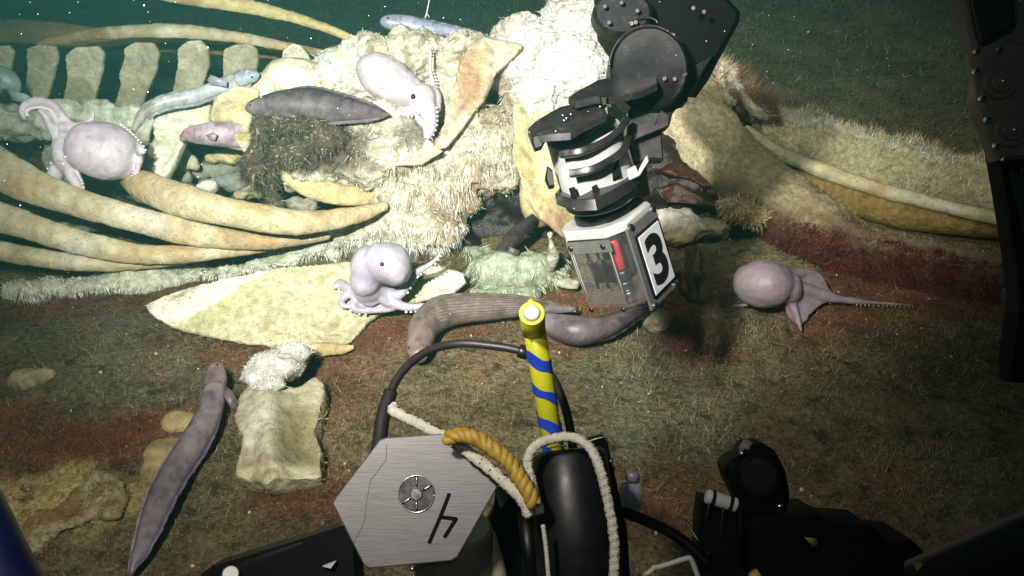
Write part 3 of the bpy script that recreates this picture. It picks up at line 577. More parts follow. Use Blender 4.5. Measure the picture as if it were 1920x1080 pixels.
sweep(mb, tubepx([(1352, 128, 2.86, 8), (1350, 155, 2.83, 8), (1358, 180, 2.80, 9), (1378, 196, 2.79, 7)], Y), 24, 12)
v, n, f = remesh(mb, .006, 3); v = rough(v, n, .012, 14, 4, 3); v = rough(v, n, .004, 50, 3, 4); obj('skull_crest', None, m_plate, sk, v=v, f=f, cols=bone_cols((.56, .54, .40), (.48, .42, .26), (.62, .62, .50), 3)(v))
filaments('crest_fuzz', sk, v, f, 5000, lambda p, n: n[:, 2] > -.2, (.010, .040), .0016, lambda p, n: n + RNG.normal(size=p.shape) * .4 + [.15, 0, .3], (0, 0, 0), [(.50, .46, .34), (.26, .17, .11), (.20, .11, .07)], 2, .4)
mb = MB(); blobpx(mb, 1378, 205, 2.84, 30, 18, .04, -35); organic_part('crest_hollow', mb, m_amber, .007, ((.01, 14, 14),), sk)
# pale smooth cheek bone facing the camera, left of the arm
def cheek(v):
    n = fbm(v, 8, 5, 95)[:, None]; n2 = fbm(v, 40, 4, 96)[:, None]; c = np.array([.58, .52, .28]) + .07 * n2; c = mixc(c, sstep(n, .1, .5) * .7, (.46, .36, .15)); return mixc(c, pat(v, 1040, 440, 60, 40), (.33, .23, .12))
mb = MB(); slab(mb, [Y(*q) for q in ((962, 198, 2.46), (985, 186, 2.50), (1020, 200, 2.5), (1080, 240, 2.48), (1100, 300, 2.44), (1120, 400, 2.38), (1100, 450, 2.3), (1058, 448, 2.26), (1010, 410, 2.26), (975, 350, 2.28), (958, 290, 2.34))], unit([.2, 1, -.3]) * .07)
blobpx(mb, 1020, 340, 2.38, 45, 90, .06, -8)
v, n, f = remesh(mb, .008, 7); v = rough(v, n, .010, 7, 4, 5); v = rough(v, n, .003, 40, 3, 6); obj('cheek_bone', None, m_plate, sk, v=v, f=f, cols=cheek(v))
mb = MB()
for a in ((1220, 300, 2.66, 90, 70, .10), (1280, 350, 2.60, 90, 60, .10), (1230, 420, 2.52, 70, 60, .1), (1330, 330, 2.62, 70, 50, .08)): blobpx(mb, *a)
organic_part('skull_hollow_shade', mb, m_hollow_shade, .012, ((.03, 9, 14), (.01, 40, 15)), sk)  # near-black backing stands in for the shade in the skull cavity
mb = MB()
slab(mb, [Y(*q) for q in ((1222, 318, 2.52), (1262, 308, 2.54), (1300, 314, 2.54), (1322, 330, 2.52), (1340, 352, 2.48), (1318, 350, 2.48), (1296, 338, 2.50), (1262, 326, 2.50))], CF * .03)
slab(mb, [Y(*q) for q in ((1225, 352, 2.46), (1270, 345, 2.48), (1330, 362, 2.48), (1350, 390, 2.42), (1300, 386, 2.44), (1250, 382, 2.44))], CF * .03)
organic_part('amber_gristle', mb, m_amber, .007, ((.02, 14, 14), (.006, 40, 15)), sk)
mb = MB()
for a in ((1270, 425, 2.36, 64, 34, .08, -6), (1330, 428, 2.36, 44, 26, .07, 0), (1215, 420, 2.36, 30, 30, .06, 0)): blobpx(mb, *a)
def jb(v): n2 = fbm(v, 20, 5, 92)[:, None]; return mixc(mixc(np.array([.40, .35, .20]) + .1 * n2, pat(v, 1275, 408, 45, 20, .5), (.62, .60, .54)), pat(v, 1340, 460, 60, 20) * .8, (.18, .09, .05))
organic_part('jaw_knuckle', mb, m_plate, .006, ((.024, 12, 17), (.012, 34, 18), (.004, 80, 19)), sk, jb)
# bristly clump on the jaw
bc = thing('bristle_clump', Y(1400, 410, 2.34), 'pale yellow spiky worm clump clinging to the dark jaw right of the numbered canister', 'worm clump')
mb = MB(); blobpx(mb, 1400, 400, 2.33, 40, 22, .035, -15); blobpx(mb, 1365, 385, 2.33, 16, 14, .02); v, n, f = remesh(mb, .005, 2); v = rough(v, n, .012, 20, 4, 3)
obj('clump_body', None, m_plate, bc, v=v, f=f, cols=bone_cols((.48, .42, .2), (.36, .28, .12), (.55, .5, .3), 3)(v))
filaments('spikes', bc, v, f, 900, None, (.012, .05), .003, lambda p, n: n + RNG.normal(size=p.shape) * .4, (0, 0, 0), [(.5, .44, .24), (.38, .3, .14)], 3, .4)
# grey-green mound and posts below the hollow
mb = MB()
for a in ((930, 505, .03, 55, 40, .08), (1000, 510, .02, 60, 45, .08), (950, 545, .0, 80, 26, .08), (900, 470, .05, 30, 14, .05)): blobpx(mb, *a, mode=G)
def md(v): n = fbm(v, 14, 5, 5)[:, None]; n2 = fbm(v, 45, 3, 6)[:, None]; return mixc(np.array([.24, .28, .18]) + .08 * n2, sstep(n, 0, .4), (.40, .46, .32))
mo, mv, mf = organic_part('silt_mound', mb, m_flesh, .009, ((.03, 12, 21), (.008, 45, 22)), None, md); tag(mo, 'grey-green silt mound in front of the dark hollow', 'mound')
V_ = filaments('mound_threads', mo, mv, mf, 3500, lambda p, n: n[:, 1] < .3, (.01, .035), .0024, dn(.7), (0, 0, -.4), [(.40, .46, .34), (.28, .30, .2), (.52, .56, .42)], 3, .4)
GP = 'stiff tissue strips hanging to the mud under the skull'
for k, (lab, pts, col) in enumerate((('pale crooked strip left of the numbered canister, bent at the foot', [(1030, 440, .2, 9), (1038, 480, .12, 9), (1032, 520, .04, 7), (1060, 530, .03, 9), (1085, 535, .03, 8)], (.42, .42, .3)),
        ('brown strip right of the canister foot', [(1330, 470, .12, 13), (1325, 510, .07, 9), (1318, 560, .0, 12)], (.15, .11, .05)), ('dark thin strip beside the brown one', [(1295, 465, .12, 9), (1292, 510, .07, 8), (1300, 560, .0, 7)], (.08, .06, .035)))):
    mb = MB(); sweep(mb, tubepx(pts, G), 20, 10); v, n, f = remesh(mb, .005, 1); v = rough(v, n, .016, 18, 4, k); tag(obj('tissue_strip', None, m_flesh, v=v, f=f, cols=np.tile(col, (len(v), 1)) * (1 + .4 * fbm(v, 30, 3, 1)[:, None])), lab, 'tissue strip', GP)

# ================================================================== LOOSE BONES ON THE MUD
def scap(v):
    n = fbm(v, 8, 5, 15)[:, None]; n2 = fbm(v, 32, 5, 16)[:, None]; q = proj(v)
    c = np.array([.50, .48, .30]) + .07 * n2; c = mixc(c, sstep(n2, .15, .45) * .5, (.34, .32, .18)); c = mixc(c, pat(v, 400, 560, 90, 40, .4, .5) * .7, (.40, .42, .2))
    rim = sstep(-(q[:, 1] - 612 + (q[:, 0] - 325) * .571) + fbm(v, 10, 3, 3) * 10, -6, 8)[:, None] * sstep(-q[:, 0], -540, -480)[:, None]; c = mixc(c, rim, (.72, .72, .56))
    return mixc(c, pat(v, 850, 535, 40, 30, .4, .5), (.66, .72, .58))
so, sv2, sf2 = bonepoly('shoulder_blade', [(272, 572, .07), (330, 545, .09), (420, 522, .11), (520, 500, .12), (640, 490, .11), (760, 496, .10), (830, 500, .08), (868, 510, .07), (874, 526, .06), (850, 546, .05), (790, 560, .04), (730, 575, .03), (690, 600, .02), (660, 640, .02), (600, 665, .015), (560, 648, .015), (480, 645, .015), (430, 638, .02), (370, 622, .03), (318, 608, .05), (290, 592, .06)], G, .016,
    'broad flat fan-shaped bone with a smooth white left rim, lying under the middle octopus', 'bone', YC, .0045, .006, cf=scap, offd=[0, .25, -1], sm=4)
filaments('bone_fuzz', so, sv2, sf2, 7000, lambda p, n: (n[:, 2] > 0) & (proj(p)[:, 0] > 470) & (fbm(p, 9, 3, 8) > 0), (.006, .018), .0018, lambda p, n: n + RNG.normal(size=p.shape) * .8, (0, 0, -.3), [(.50, .46, .22), (.36, .30, .14), (.60, .56, .34)], 2, .5)
mb = MB(); sweep(mb, tubepx([(560, 655, .02, 8), (600, 655, .025, 16), (640, 655, .02, 12), (665, 650, .02, 4)], G), 16, 10); v, n, f = remesh(mb, .005, 2); v = rough(v, n, .012, 16, 4, 4)
tag(obj('bone_splinter', None, m_plate, v=v, f=f, cols=bone_cols(*YC, 4)(v)), 'small ragged bone splinter just under the flat white-rimmed bone', 'bone')
lv = thing('vertebra', G(525, 800), 'loose squarish vertebra on the mud with a lumpy white cap and a notched foot', 'vertebra')
mb = MB(); slab(mb, [G(*q) for q in ((446, 745, .05), (470, 722, .06), (560, 720, .07), (590, 700, .07), (608, 722, .06), (604, 760, .06), (590, 800, .06), (600, 840, .06), (602, 892, .04), (560, 898, .04), (528, 912, .035), (504, 924, .03), (480, 902, .035), (440, 892, .03), (446, 850, .05), (456, 815, .06), (440, 780, .055))], [0, 0.02, -.06])
v, n, f = remesh(mb, .006, 4); v = rough(v, n, .010, 12, 4, 4); qv = proj(v); v[:, 2] += .030 * np.exp(-((qv[:, 0] - 505 - (qv[:, 1] - 800) * .1) / 26) ** 2) - .022 * np.exp(-((qv[:, 0] - 572) / 26) ** 2 - ((qv[:, 1] - 810) / 60) ** 2); v = rough(v, n, .0025, 45, 3, 7)
def lvc(v): n = fbm(v, 9, 5, 5)[:, None]; n2 = fbm(v, 40, 4, 6)[:, None]; c = mixc(np.array([.44, .41, .27]) + .07 * n2, sstep(n, .0, .4) * .6, (.32, .26, .15)); c = mixc(c, pat(v, 490, 800, 30, 60) * .7, (.58, .57, .43)); c = mixc(c, pat(v, 560, 820, 34, 60, .5, .7) * .7, (.24, .22, .10)); return mixc(c, pat(v, 520, 895, 90, 22, .4, .3), (.64, .60, .38))
obj('vertebra_body', None, m_plate, lv, v=v, f=f, cols=lvc(v) * .9); filaments('body_fuzz', lv, v, f, 1800, lambda p, n: fbm(p, 14, 3, 8) > -.1, (.004, .012), .0015, lambda p, n: n + RNG.normal(size=p.shape) * .9, (0, 0, -.3), [(.30, .25, .12), (.20, .15, .07), (.42, .37, .2)], 2, .6)
mb = MB()
for a in ((515, 685, .09, 56, 30, .05, 0), (480, 705, .085, 28, 20, .04, 0), (555, 665, .09, 30, 18, .03, 0), (500, 722, .08, 34, 10, .03, 0)): blobpx(mb, *a, mode=G)
v, n, f = remesh(mb, .005, 2); v = rough(v, n, .014, 18, 4, 5); v = rough(v, n, .004, 55, 3, 7); cc = np.array([.50, .50, .46]) + .10 * fbm(v, 40, 4, 3)[:, None]; cc = mixc(cc, sstep(fbm(v, 26, 3, 2), .25, .5)[:, None] * .7, (.32, .32, .26))
obj('white_cap', None, m_plate, lv, v=v, f=f, cols=cc); filaments('cap_threads', lv, v, f, 2500, lambda p, n: n[:, 2] > 0, (.003, .010), .0018, lambda p, n: n + RNG.normal(size=p.shape) * .9, (0, 0, -.3), [(.72, .72, .66), (.5, .5, .42)], 2, .6)
mb = MB(); blobpx(mb, 55, 716, .0, 38, 22, .05, mode=G); blobpx(mb, 85, 708, .0, 20, 12, .03, mode=G); v, n, f = remesh(mb, .005, 1); v = rough(v, n, .022, 16, 4, 5); v = rough(v, n, .006, 60, 3, 5); tag(obj('bone_fragment', None, m_plate, v=v, f=f, cols=bone_cols((.34, .31, .19), (.24, .22, .13), (.40, .38, .25), 3)(v)), 'small yellowish bone lump alone in the mud at the left', 'bone fragment')
mb = MB(); slab(mb, [G(*q) for q in ((14, 1012, .01), (50, 966, .015), (100, 950, .02), (122, 930, .02), (150, 902, .025), (186, 886, .03), (222, 892, .03), (236, 925, .02), (224, 968, .02), (180, 962, .02), (140, 985, .02), (100, 1000, .015), (60, 1034, .01))], [0, .01, -.03])
v, n, f = remesh(mb, .0045, 3); v = rough(v, n, .020, 15, 5, 5); v = rough(v, n, .008, 60, 3, 7)
def ob(v): n = fbm(v, 16, 5, 5)[:, None]; n2 = fbm(v, 40, 4, 6)[:, None]; return mixc(mixc(np.array([.38, .33, .19]) + .1 * n2, sstep(n, .0, .3), (.22, .14, .05)), sstep(-n, .2, .45) * .8, (.6, .56, .36))
tag(obj('crumbling_bone', None, m_plate, v=v, f=f, cols=ob(v) * .8), 'crumbling yellow-brown bone sunk in the mud at the lower left corner', 'bone'); cbo = bpy.data.objects['crumbling_bone']; filaments('bone_fuzz', cbo, v, f, 2500, lambda p, n: n[:, 2] > 0, (.004, .014), .0015, lambda p, n: n + RNG.normal(size=p.shape) * .8, (0, 0, -.2), [(.34, .28, .14), (.2, .14, .06), (.12, .08, .04)], 2, .5)
mb = MB(); blobpx(mb, 310, 850, .01, 44, 26, .05, mode=G); blobpx(mb, 340, 800, .0, 40, 30, .03, mode=G); blobpx(mb, 300, 885, .0, 40, 22, .03, mode=G); v, n, f = remesh(mb, .006, 2); v = rough(v, n, .012, 14, 4, 5); tag(obj('bone_fragment', None, m_plate, v=v, f=f, cols=bone_cols((.36, .29, .13), (.22, .15, .07), (.45, .4, .2), 3)(v)), 'half-buried yellowish bone lump beside the long purple fish', 'bone fragment')
mb = MB(); blobpx(mb, 1228, 600, .02, 22, 26, .03, mode=G); v, n, f = remesh(mb, .005, 2); v = rough(v, n, .016, 20, 4, 5); tag(obj('tissue_scrap', None, m_flesh, v=v, f=f, cols=np.tile((.34, .29, .2), (len(v), 1))), 'small pale scrap standing on the mud under the numbered canister', 'tissue scrap')
# ================================================================== FISH
def fish(label, pts, mode, cols, head_col, name='fish', eye=None, eyer=.0045, dorsal=None, anal=None, pect=None, vox=None, group=None, under=.85, eye2=None, dark=0):
    """pts rows: px,py,dist,half_px[,depth_half_px], head first"""
    ctrl = tubepx(pts, mode); mb = MB(); S, A, B = sweep(mb, ctrl, 70, 22); v = mb.verts(); P0 = S[:, :3]
    t = thing(name, (v[:, 0].mean(), v[:, 1].mean(), v[:, 2].min()), label, 'fish', group)
    k = np.repeat(np.linspace(0, 1, 70), 22)[:, None]; n = fbm(v, 25, 4, 3)[:, None]; n2 = fbm(v, 90, 3, 8)[:, None]
    c = np.array(cols[0]) * (1 + .18 * n + .12 * n2); c = mixc(c, sstep(k, .5, 1), np.array(cols[1]) * (1 + .15 * n)); c = mixc(c, 1 - sstep(k, .08, .2), np.array(head_col) * (1 + .2 * n))
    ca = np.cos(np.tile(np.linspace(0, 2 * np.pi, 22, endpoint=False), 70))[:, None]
    c = c * (1 - .38 * sstep(fbm(v, 40, 4, 12), .05, .35)[:, None]); c = mixc(c, sstep(vnoise(v * 160, 5), .72, .9)[:, None] * .4, np.array(cols[0]) * 2.2)
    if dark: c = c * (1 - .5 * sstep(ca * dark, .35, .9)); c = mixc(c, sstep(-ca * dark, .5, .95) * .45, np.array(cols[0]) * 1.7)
    obj('body', mb, m_fish, t, cols=np.clip(c, .01, 1))
    def ribbon(nm, side, a, b, h, col):
        i0, i1 = int(a * 69), int(b * 69); F_ = MB(); idx = np.arange(i0, i1 + 1); e = []; o = []
        for q in idx:
            tt = (q - i0) / max(i1 - i0, 1); hh = h * min(1, tt * 5, (1 - tt) * 5 + .15) * (1 + .12 * math.sin(q * 2.3)); r = S[q, 3]
            e.append(P0[q] + B[q] * side * r * .92); o.append(P0[q] + B[q] * side * (r * .95 + hh) + A[q] * .002 * math.sin(q))
        e, o = np.array(e), np.array(o); m = len(e); th = A[idx] * .0012; V = np.vstack([e - th, o - th * .3, o + th * .3, e + th]); f = []
        for r in range(3):
            for q in range(m - 1): f.append((r * m + q, r * m + q + 1, (r + 1) * m + q + 1, (r + 1) * m + q))
        F_.add(V, f); obj(nm, F_, m_fish, t, cols=np.tile(col, (len(V), 1)) * (1 + .25 * vnoise(V * 220)[:, None]))
    if dorsal: ribbon('dorsal_fin', dorsal[0], dorsal[1], dorsal[2], dorsal[3], dorsal[4])
    if anal: ribbon('belly_fin', anal[0], anal[1], anal[2], anal[3], anal[4])
    for e in (eye, eye2):
        if e is not None:
            i, sd = int(e[0] * 69), e[1]; mb = MB(); c0 = P0[i] + B[i] * S[i, 3] * sd - A[i] * S[i, 4] * math.sqrt(max(0, 1 - sd * sd)) * .94
            sphere(mb, c0, eyer, 2); obj('eye', mb, m_eye, t)
    for nm, kk, a0, a1, rr in (('gill_slit', .150, -1.15, 1.15, .0009), ('mouth', .012 if name == 'fish' else .01, -.9, .9, .0007)):
        i = max(1, int(kk * 69)); mb = MB(); tube(mb, [P0[i] + (B[i] * math.sin(a) * S[i, 3] - A[i] * math.cos(a) * S[i, 4]) * 1.0 + (P0[min(i + 2, 69)] - P0[i]) * .6 * math.cos(a) for a in np.linspace(a0, a1, 7)], rr, 16, 5); obj(nm, mb, m_mouth, t)
    if pect:
        for q in pect:
            mb = MB(); pl = [mode(*z) for z in q[0]]; c = np.mean(pl, 0); slab(mb, pl, CF * .003); obj('side_fin', mb, m_fish, t, cols=np.tile(q[1], (len(mb.verts()), 1)))
    return t, S, A, B
m_mouth = organic('gill_mouth_line', (.05, .035, .04), .6, 30)  # dark lines of the gill slits and mouths
GF = 'fish gathered on the whale fall'
PU = ((.10, .082, .088), (.085, .068, .078))
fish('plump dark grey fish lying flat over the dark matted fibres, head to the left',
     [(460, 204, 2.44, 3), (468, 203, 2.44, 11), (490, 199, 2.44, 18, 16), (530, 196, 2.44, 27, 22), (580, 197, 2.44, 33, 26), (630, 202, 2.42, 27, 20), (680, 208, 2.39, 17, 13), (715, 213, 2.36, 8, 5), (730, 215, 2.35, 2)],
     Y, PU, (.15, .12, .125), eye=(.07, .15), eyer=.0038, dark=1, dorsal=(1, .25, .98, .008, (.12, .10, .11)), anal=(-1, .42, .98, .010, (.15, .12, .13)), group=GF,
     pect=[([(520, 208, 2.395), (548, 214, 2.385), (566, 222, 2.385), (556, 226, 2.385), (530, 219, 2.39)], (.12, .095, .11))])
fish('pinkish grey fish half hidden behind the hanging ochre bone plate',
     [(340, 263, 2.44, 4), (352, 254, 2.44, 13), (370, 252, 2.44, 18, 15), (400, 252, 2.44, 22, 18), (440, 254, 2.46, 24, 18), (490, 256, 2.5, 20, 15), (560, 258, 2.54, 8)],
     Y, ((.36, .30, .33), (.34, .28, .31)), (.36, .24, .24), eye=(.055, .35), eyer=.0038, dorsal=(1, .15, .9, .006, (.3, .24, .28)), anal=(-1, .4, .9, .008, (.28, .22, .25)), group=GF,
     pect=[([(386, 253, 2.405), (400, 247, 2.40), (407, 252, 2.395), (403, 264, 2.395), (392, 262, 2.40)], (.28, .22, .25))])
fish('pale blue-grey eel-like fish curving down between the backbone plates and the octopus',
     [(486, 140, 2.58, 3), (478, 141, 2.58, 11), (460, 145, 2.58, 15, 12), (430, 156, 2.58, 15, 12), (400, 168, 2.57, 14), (360, 182, 2.56, 14), (320, 189, 2.54, 13), (285, 202, 2.52, 12), (262, 224, 2.50, 9), (250, 248, 2.48, 4)],
     Y, ((.36, .40, .40), (.34, .33, .26)), (.30, .37, .42), eye=(.05, .45), eyer=.0035, dorsal=(1, .2, .98, .008, (.20, .24, .26)), anal=(-1, .35, .98, .005, (.3, .32, .3)), group=GF,
     pect=[([(425, 152, 2.53), (395, 140, 2.55), (388, 150, 2.55), (395, 160, 2.55), (425, 162, 2.53)], (.25, .27, .33))])
fish('bluish fish resting along the very top of the carcass, head to the left',
     [(714, 44, 2.84, 5), (722, 42, 2.84, 12), (742, 43, 2.84, 16, 13), (770, 48, 2.84, 18, 14), (810, 54, 2.84, 13), (860, 62, 2.85, 9), (910, 72, 2.86, 5), (940, 82, 2.86, 2)],
     Y, ((.24, .27, .34), (.18, .19, .24)), (.23, .23, .30), eye=(.08, .30), eyer=.0042, dorsal=(1, .3, .95, .007, (.18, .2, .25)), group=GF)
fish('long purple-brown fish lying head up on open mud at the lower left',
     [(404, 686, .05, 8), (404, 694, .05, 17, 14), (404, 712, .05, 22, 20), (402, 730, .05, 21, 20), (398, 756, .05, 23, 23), (386, 790, .05, 25, 25), (360, 835, .045, 27, 26), (331, 880, .04, 27, 26), (304, 930, .04, 26, 24), (284, 980, .035, 22, 20), (265, 1030, .03, 15, 14), (250, 1062, .025, 8), (246, 1078, .02, 3)],
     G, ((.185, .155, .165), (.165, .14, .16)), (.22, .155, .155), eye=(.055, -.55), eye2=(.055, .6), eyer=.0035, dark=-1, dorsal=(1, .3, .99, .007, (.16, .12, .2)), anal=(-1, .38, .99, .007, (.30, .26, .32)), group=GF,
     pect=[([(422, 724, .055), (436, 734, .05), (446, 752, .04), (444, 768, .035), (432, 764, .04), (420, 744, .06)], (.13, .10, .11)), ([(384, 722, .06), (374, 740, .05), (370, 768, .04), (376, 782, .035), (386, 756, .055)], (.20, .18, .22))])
t, S, A, B = fish('striped grey-brown fish bent over the rust-red mud left of the taped pole',
     [(786, 670, .05, 14, 14), (785, 660, .05, 22, 18), (788, 638, .055, 25, 22), (797, 610, .06, 29, 26), (825, 588, .065, 31, 28), (868, 580, .065, 27, 25), (920, 577, .06, 24, 22), (970, 576, .055, 19, 18), (1020, 578, .05, 12), (1080, 580, .045, 5)],
     G, ((.155, .125, .105), (.15, .13, .13)), (.19, .14, .125), eye=(.05, -.75), eye2=(.05, .72), eyer=.0036, dorsal=(1, .25, .95, .007, (.12, .09, .08)), group=GF)
mb = MB()                                                            # fine dark stripes: raised threads along its flank
for sgn in (-.6, -.4, -.2, 0, .2, .4, .6, .8):
    pts = [S[i, :3] + B[i] * S[i, 3] * (sgn + .03 * math.sin(i * .5 + sgn * 9)) - A[i] * S[i, 4] * math.sqrt(1 - sgn * sgn) * 1.0 for i in range(16, 60, 2)]; tube(mb, pts, .0008, 50, 5)
obj('stripes', mb, organic('stripe', (.085, .06, .05), .5, 30), t, cols=None)
fish('dark fish with a pale cheek whose head shows right of the taped pole',
     [(1010, 598, .06, 5), (1022, 602, .06, 16), (1045, 612, .06, 24, 20), (1080, 620, .06, 28, 24), (1120, 618, .06, 22, 20), (1160, 604, .06, 16), (1190, 588, .06, 11), (1240, 572, .05, 5)],
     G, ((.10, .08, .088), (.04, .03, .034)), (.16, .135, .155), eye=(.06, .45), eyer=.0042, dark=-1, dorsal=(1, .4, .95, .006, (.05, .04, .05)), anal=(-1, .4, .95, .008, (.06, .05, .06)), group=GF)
fish('dusky fish hanging head down out of the dark hollow', [(924, 500, .05, 5), (929, 491, .055, 12), (942, 472, .07, 13), (962, 446, .09, 14), (984, 424, .11, 12), (1002, 406, .13, 7)],
     G, ((.042, .032, .031), (.018, .014, .014)), (.065, .048, .046), eye=(.1, -.3), eyer=.003, group=GF, pect=[([(955, 462, .12), (975, 470, .10), (972, 480, .09), (952, 474, .1)], (.10, .08, .08))])
fish('blue-green fish cut off by the left edge beside the backbone', [(52, 194, 2.66, 2), (30, 182, 2.66, 6), (22, 160, 2.66, 18, 14), (4, 150, 2.66, 26, 18), (-30, 150, 2.66, 26, 18), (-80, 155, 2.66, 10)],
     Y, ((.24, .34, .34), (.24, .32, .32)), (.30, .40, .42), group=GF, pect=[([(18, 170, 2.62), (48, 176, 2.62), (60, 184, 2.62), (40, 192, 2.62), (22, 188, 2.62)], (.34, .42, .44))])

# ================================================================== OCTOPUSES
GO = 'pale lilac octopuses feeding on the whale'
def octopus(label, blobs, arms, webs, eyes, suckers, cols, mode=G, vox=.0045, base=None, holes=None):
    mb = MB()
    for b in blobs: blobpx(mb, *b, mode=mode)
    A_ = []
    for a in arms:
        S, A, B = sweep(mb, tubepx(a, mode), 40, 12); A_.append((S, A, B))
    for w, th in webs: slab(mb, [mode(*q) for q in w], CF * th)
    v, n, f = remesh(mb, vox, 6); v = rough(v, n, .0035, 22, 4, 6); v = rough(v, n, .0012, 70, 3, 4)
    t = thing('octopus', (v[:, 0].mean(), v[:, 1].mean(), v[:, 2].min()), label, 'octopus', GO)
    obj('body', None, m_oct, t, v=v, f=f, cols=cols(v))
    for px, py, d, r in eyes:
        pq = proj(v); w_e = np.where(((pq[:, 0] - px) ** 2 + (pq[:, 1] - py) ** 2) < 64)[0]; p = v[w_e[np.argmin((v[w_e] - C0) @ CF)]]; mb = MB(); sphere(mb, p + CF * M(r, p) * .35, M(r, p), 2); obj('eye', mb, m_eye, t)
    for ai, side, a, b, n_, r in suckers:                           # one row of cup suckers per arm
        S, A, B = A_[ai]; mb = MB()
        for k in range(n_):
            u = a + (b - a) * k / max(n_ - 1, 1); i = min(int(u * 39), 38); w = u * 39 - i; P = S[i] * (1 - w) + S[i + 1] * w
            q = P[:3] + B[i] * side * P[3] * .92 - A[i] * P[4] * .25; rr = r * (1 - .5 * u)
            cyl(mb, q, q + (B[i] * side - A[i] * .35) * rr * 1.1, rr * .75, 8, None, rr * .15, rr)
        obj('suckers', mb, m_suck, t)
    return t
def lil(c=(.46, .43, .46), c2=(.38, .33, .38), c3=(.52, .50, .52), s=3):
    def f(v): n = fbm(v, 12, 4, s)[:, None]; n2 = fbm(v, 60, 3, s)[:, None]; return mixc(mixc(np.array(c) * (1 + .06 * n2), sstep(n, .05, .5) * .7, c2), sstep(-n, .1, .5) * .7, c3)
    return f
octopus('big pale octopus with a curled sucker-lined arm sitting on the near ribs at the left',
    [(195, 283, 2.28, 66, 54, .075, -12), (170, 278, 2.28, 46, 50, .07, 0), (228, 292, 2.29, 40, 44, .06, 0), (128, 290, 2.30, 28, 42, .05, 10)],
    [[(130, 300, 2.30, 20), (110, 262, 2.31, 11), (96, 236, 2.31, 9), (84, 216, 2.32, 7), (72, 205, 2.32, 5)],
     [(48, 226, 2.32, 5), (42, 208, 2.33, 8), (56, 194, 2.34, 10), (80, 191, 2.34, 10), (102, 199, 2.34, 9), (116, 216, 2.34, 8), (134, 236, 2.33, 8), (150, 258, 2.31, 10)],
     [(110, 240, 2.31, 12), (140, 238, 2.33, 8), (170, 226, 2.36, 6), (176, 208, 2.38, 4)],
     [(140, 290, 2.30, 16), (110, 318, 2.28, 16), (100, 338, 2.26, 12), (112, 350, 2.25, 7)],
     [(140, 300, 2.28, 14), (132, 322, 2.25, 13), (146, 348, 2.23, 10), (152, 362, 2.22, 5)],
     [(225, 240, 2.36, 5), (245, 258, 2.33, 6), (262, 274, 2.30, 6), (272, 288, 2.28, 4)],
     [(262, 292, 2.26, 6), (260, 312, 2.25, 6), (252, 336, 2.24, 4)]],
    [([(58, 204, 2.335), (84, 200, 2.335), (110, 216, 2.33), (132, 240, 2.32), (146, 268, 2.31), (140, 320, 2.28), (118, 318, 2.28), (104, 268, 2.31), (88, 228, 2.33)], .010)],
    [], [(1, -1, .05, .75, 22, .0075), (3, -1, .2, .9, 8, .006), (4, 1, .1, .95, 12, .008), (5, 1, .0, .95, 10, .006), (6, -1, .0, .9, 8, .005)],
    lil((.50, .47, .50), (.42, .35, .43), (.58, .56, .57)), Y)
octopus('pale dark-eyed octopus high on the carcass, arms hooked beside the long tan bone',
    [(722, 146, 2.50, 58, 42, .07, -32), (752, 166, 2.49, 50, 36, .065, -30), (700, 132, 2.51, 34, 30, .05, 0), (790, 186, 2.46, 30, 30, .05, -20)],
    [[(790, 185, 2.46, 26), (802, 205, 2.42, 18), (806, 235, 2.38, 14), (800, 262, 2.36, 8)],
     [(790, 180, 2.46, 16), (812, 172, 2.48, 10), (822, 190, 2.46, 7), (818, 215, 2.43, 6), (815, 235, 2.42, 4)],
     [(800, 178, 2.47, 8), (812, 160, 2.50, 6), (806, 130, 2.53, 5), (808, 100, 2.56, 4), (804, 84, 2.58, 2)],
     [(785, 200, 2.43, 12), (768, 208, 2.41, 12), (748, 214, 2.40, 10), (738, 222, 2.39, 6)],
     [(800, 235, 2.38, 9), (790, 228, 2.37, 8), (780, 218, 2.38, 6)]],
    [], [(768, 183, 2.404, 5.5)], [(2, -1, .1, .95, 16, .0045), (3, 1, .2, .9, 8, .005), (0, 1, .4, .95, 8, .005)], lil((.46, .425, .44), (.38, .33, .36), (.52, .49, .49), 8), Y)
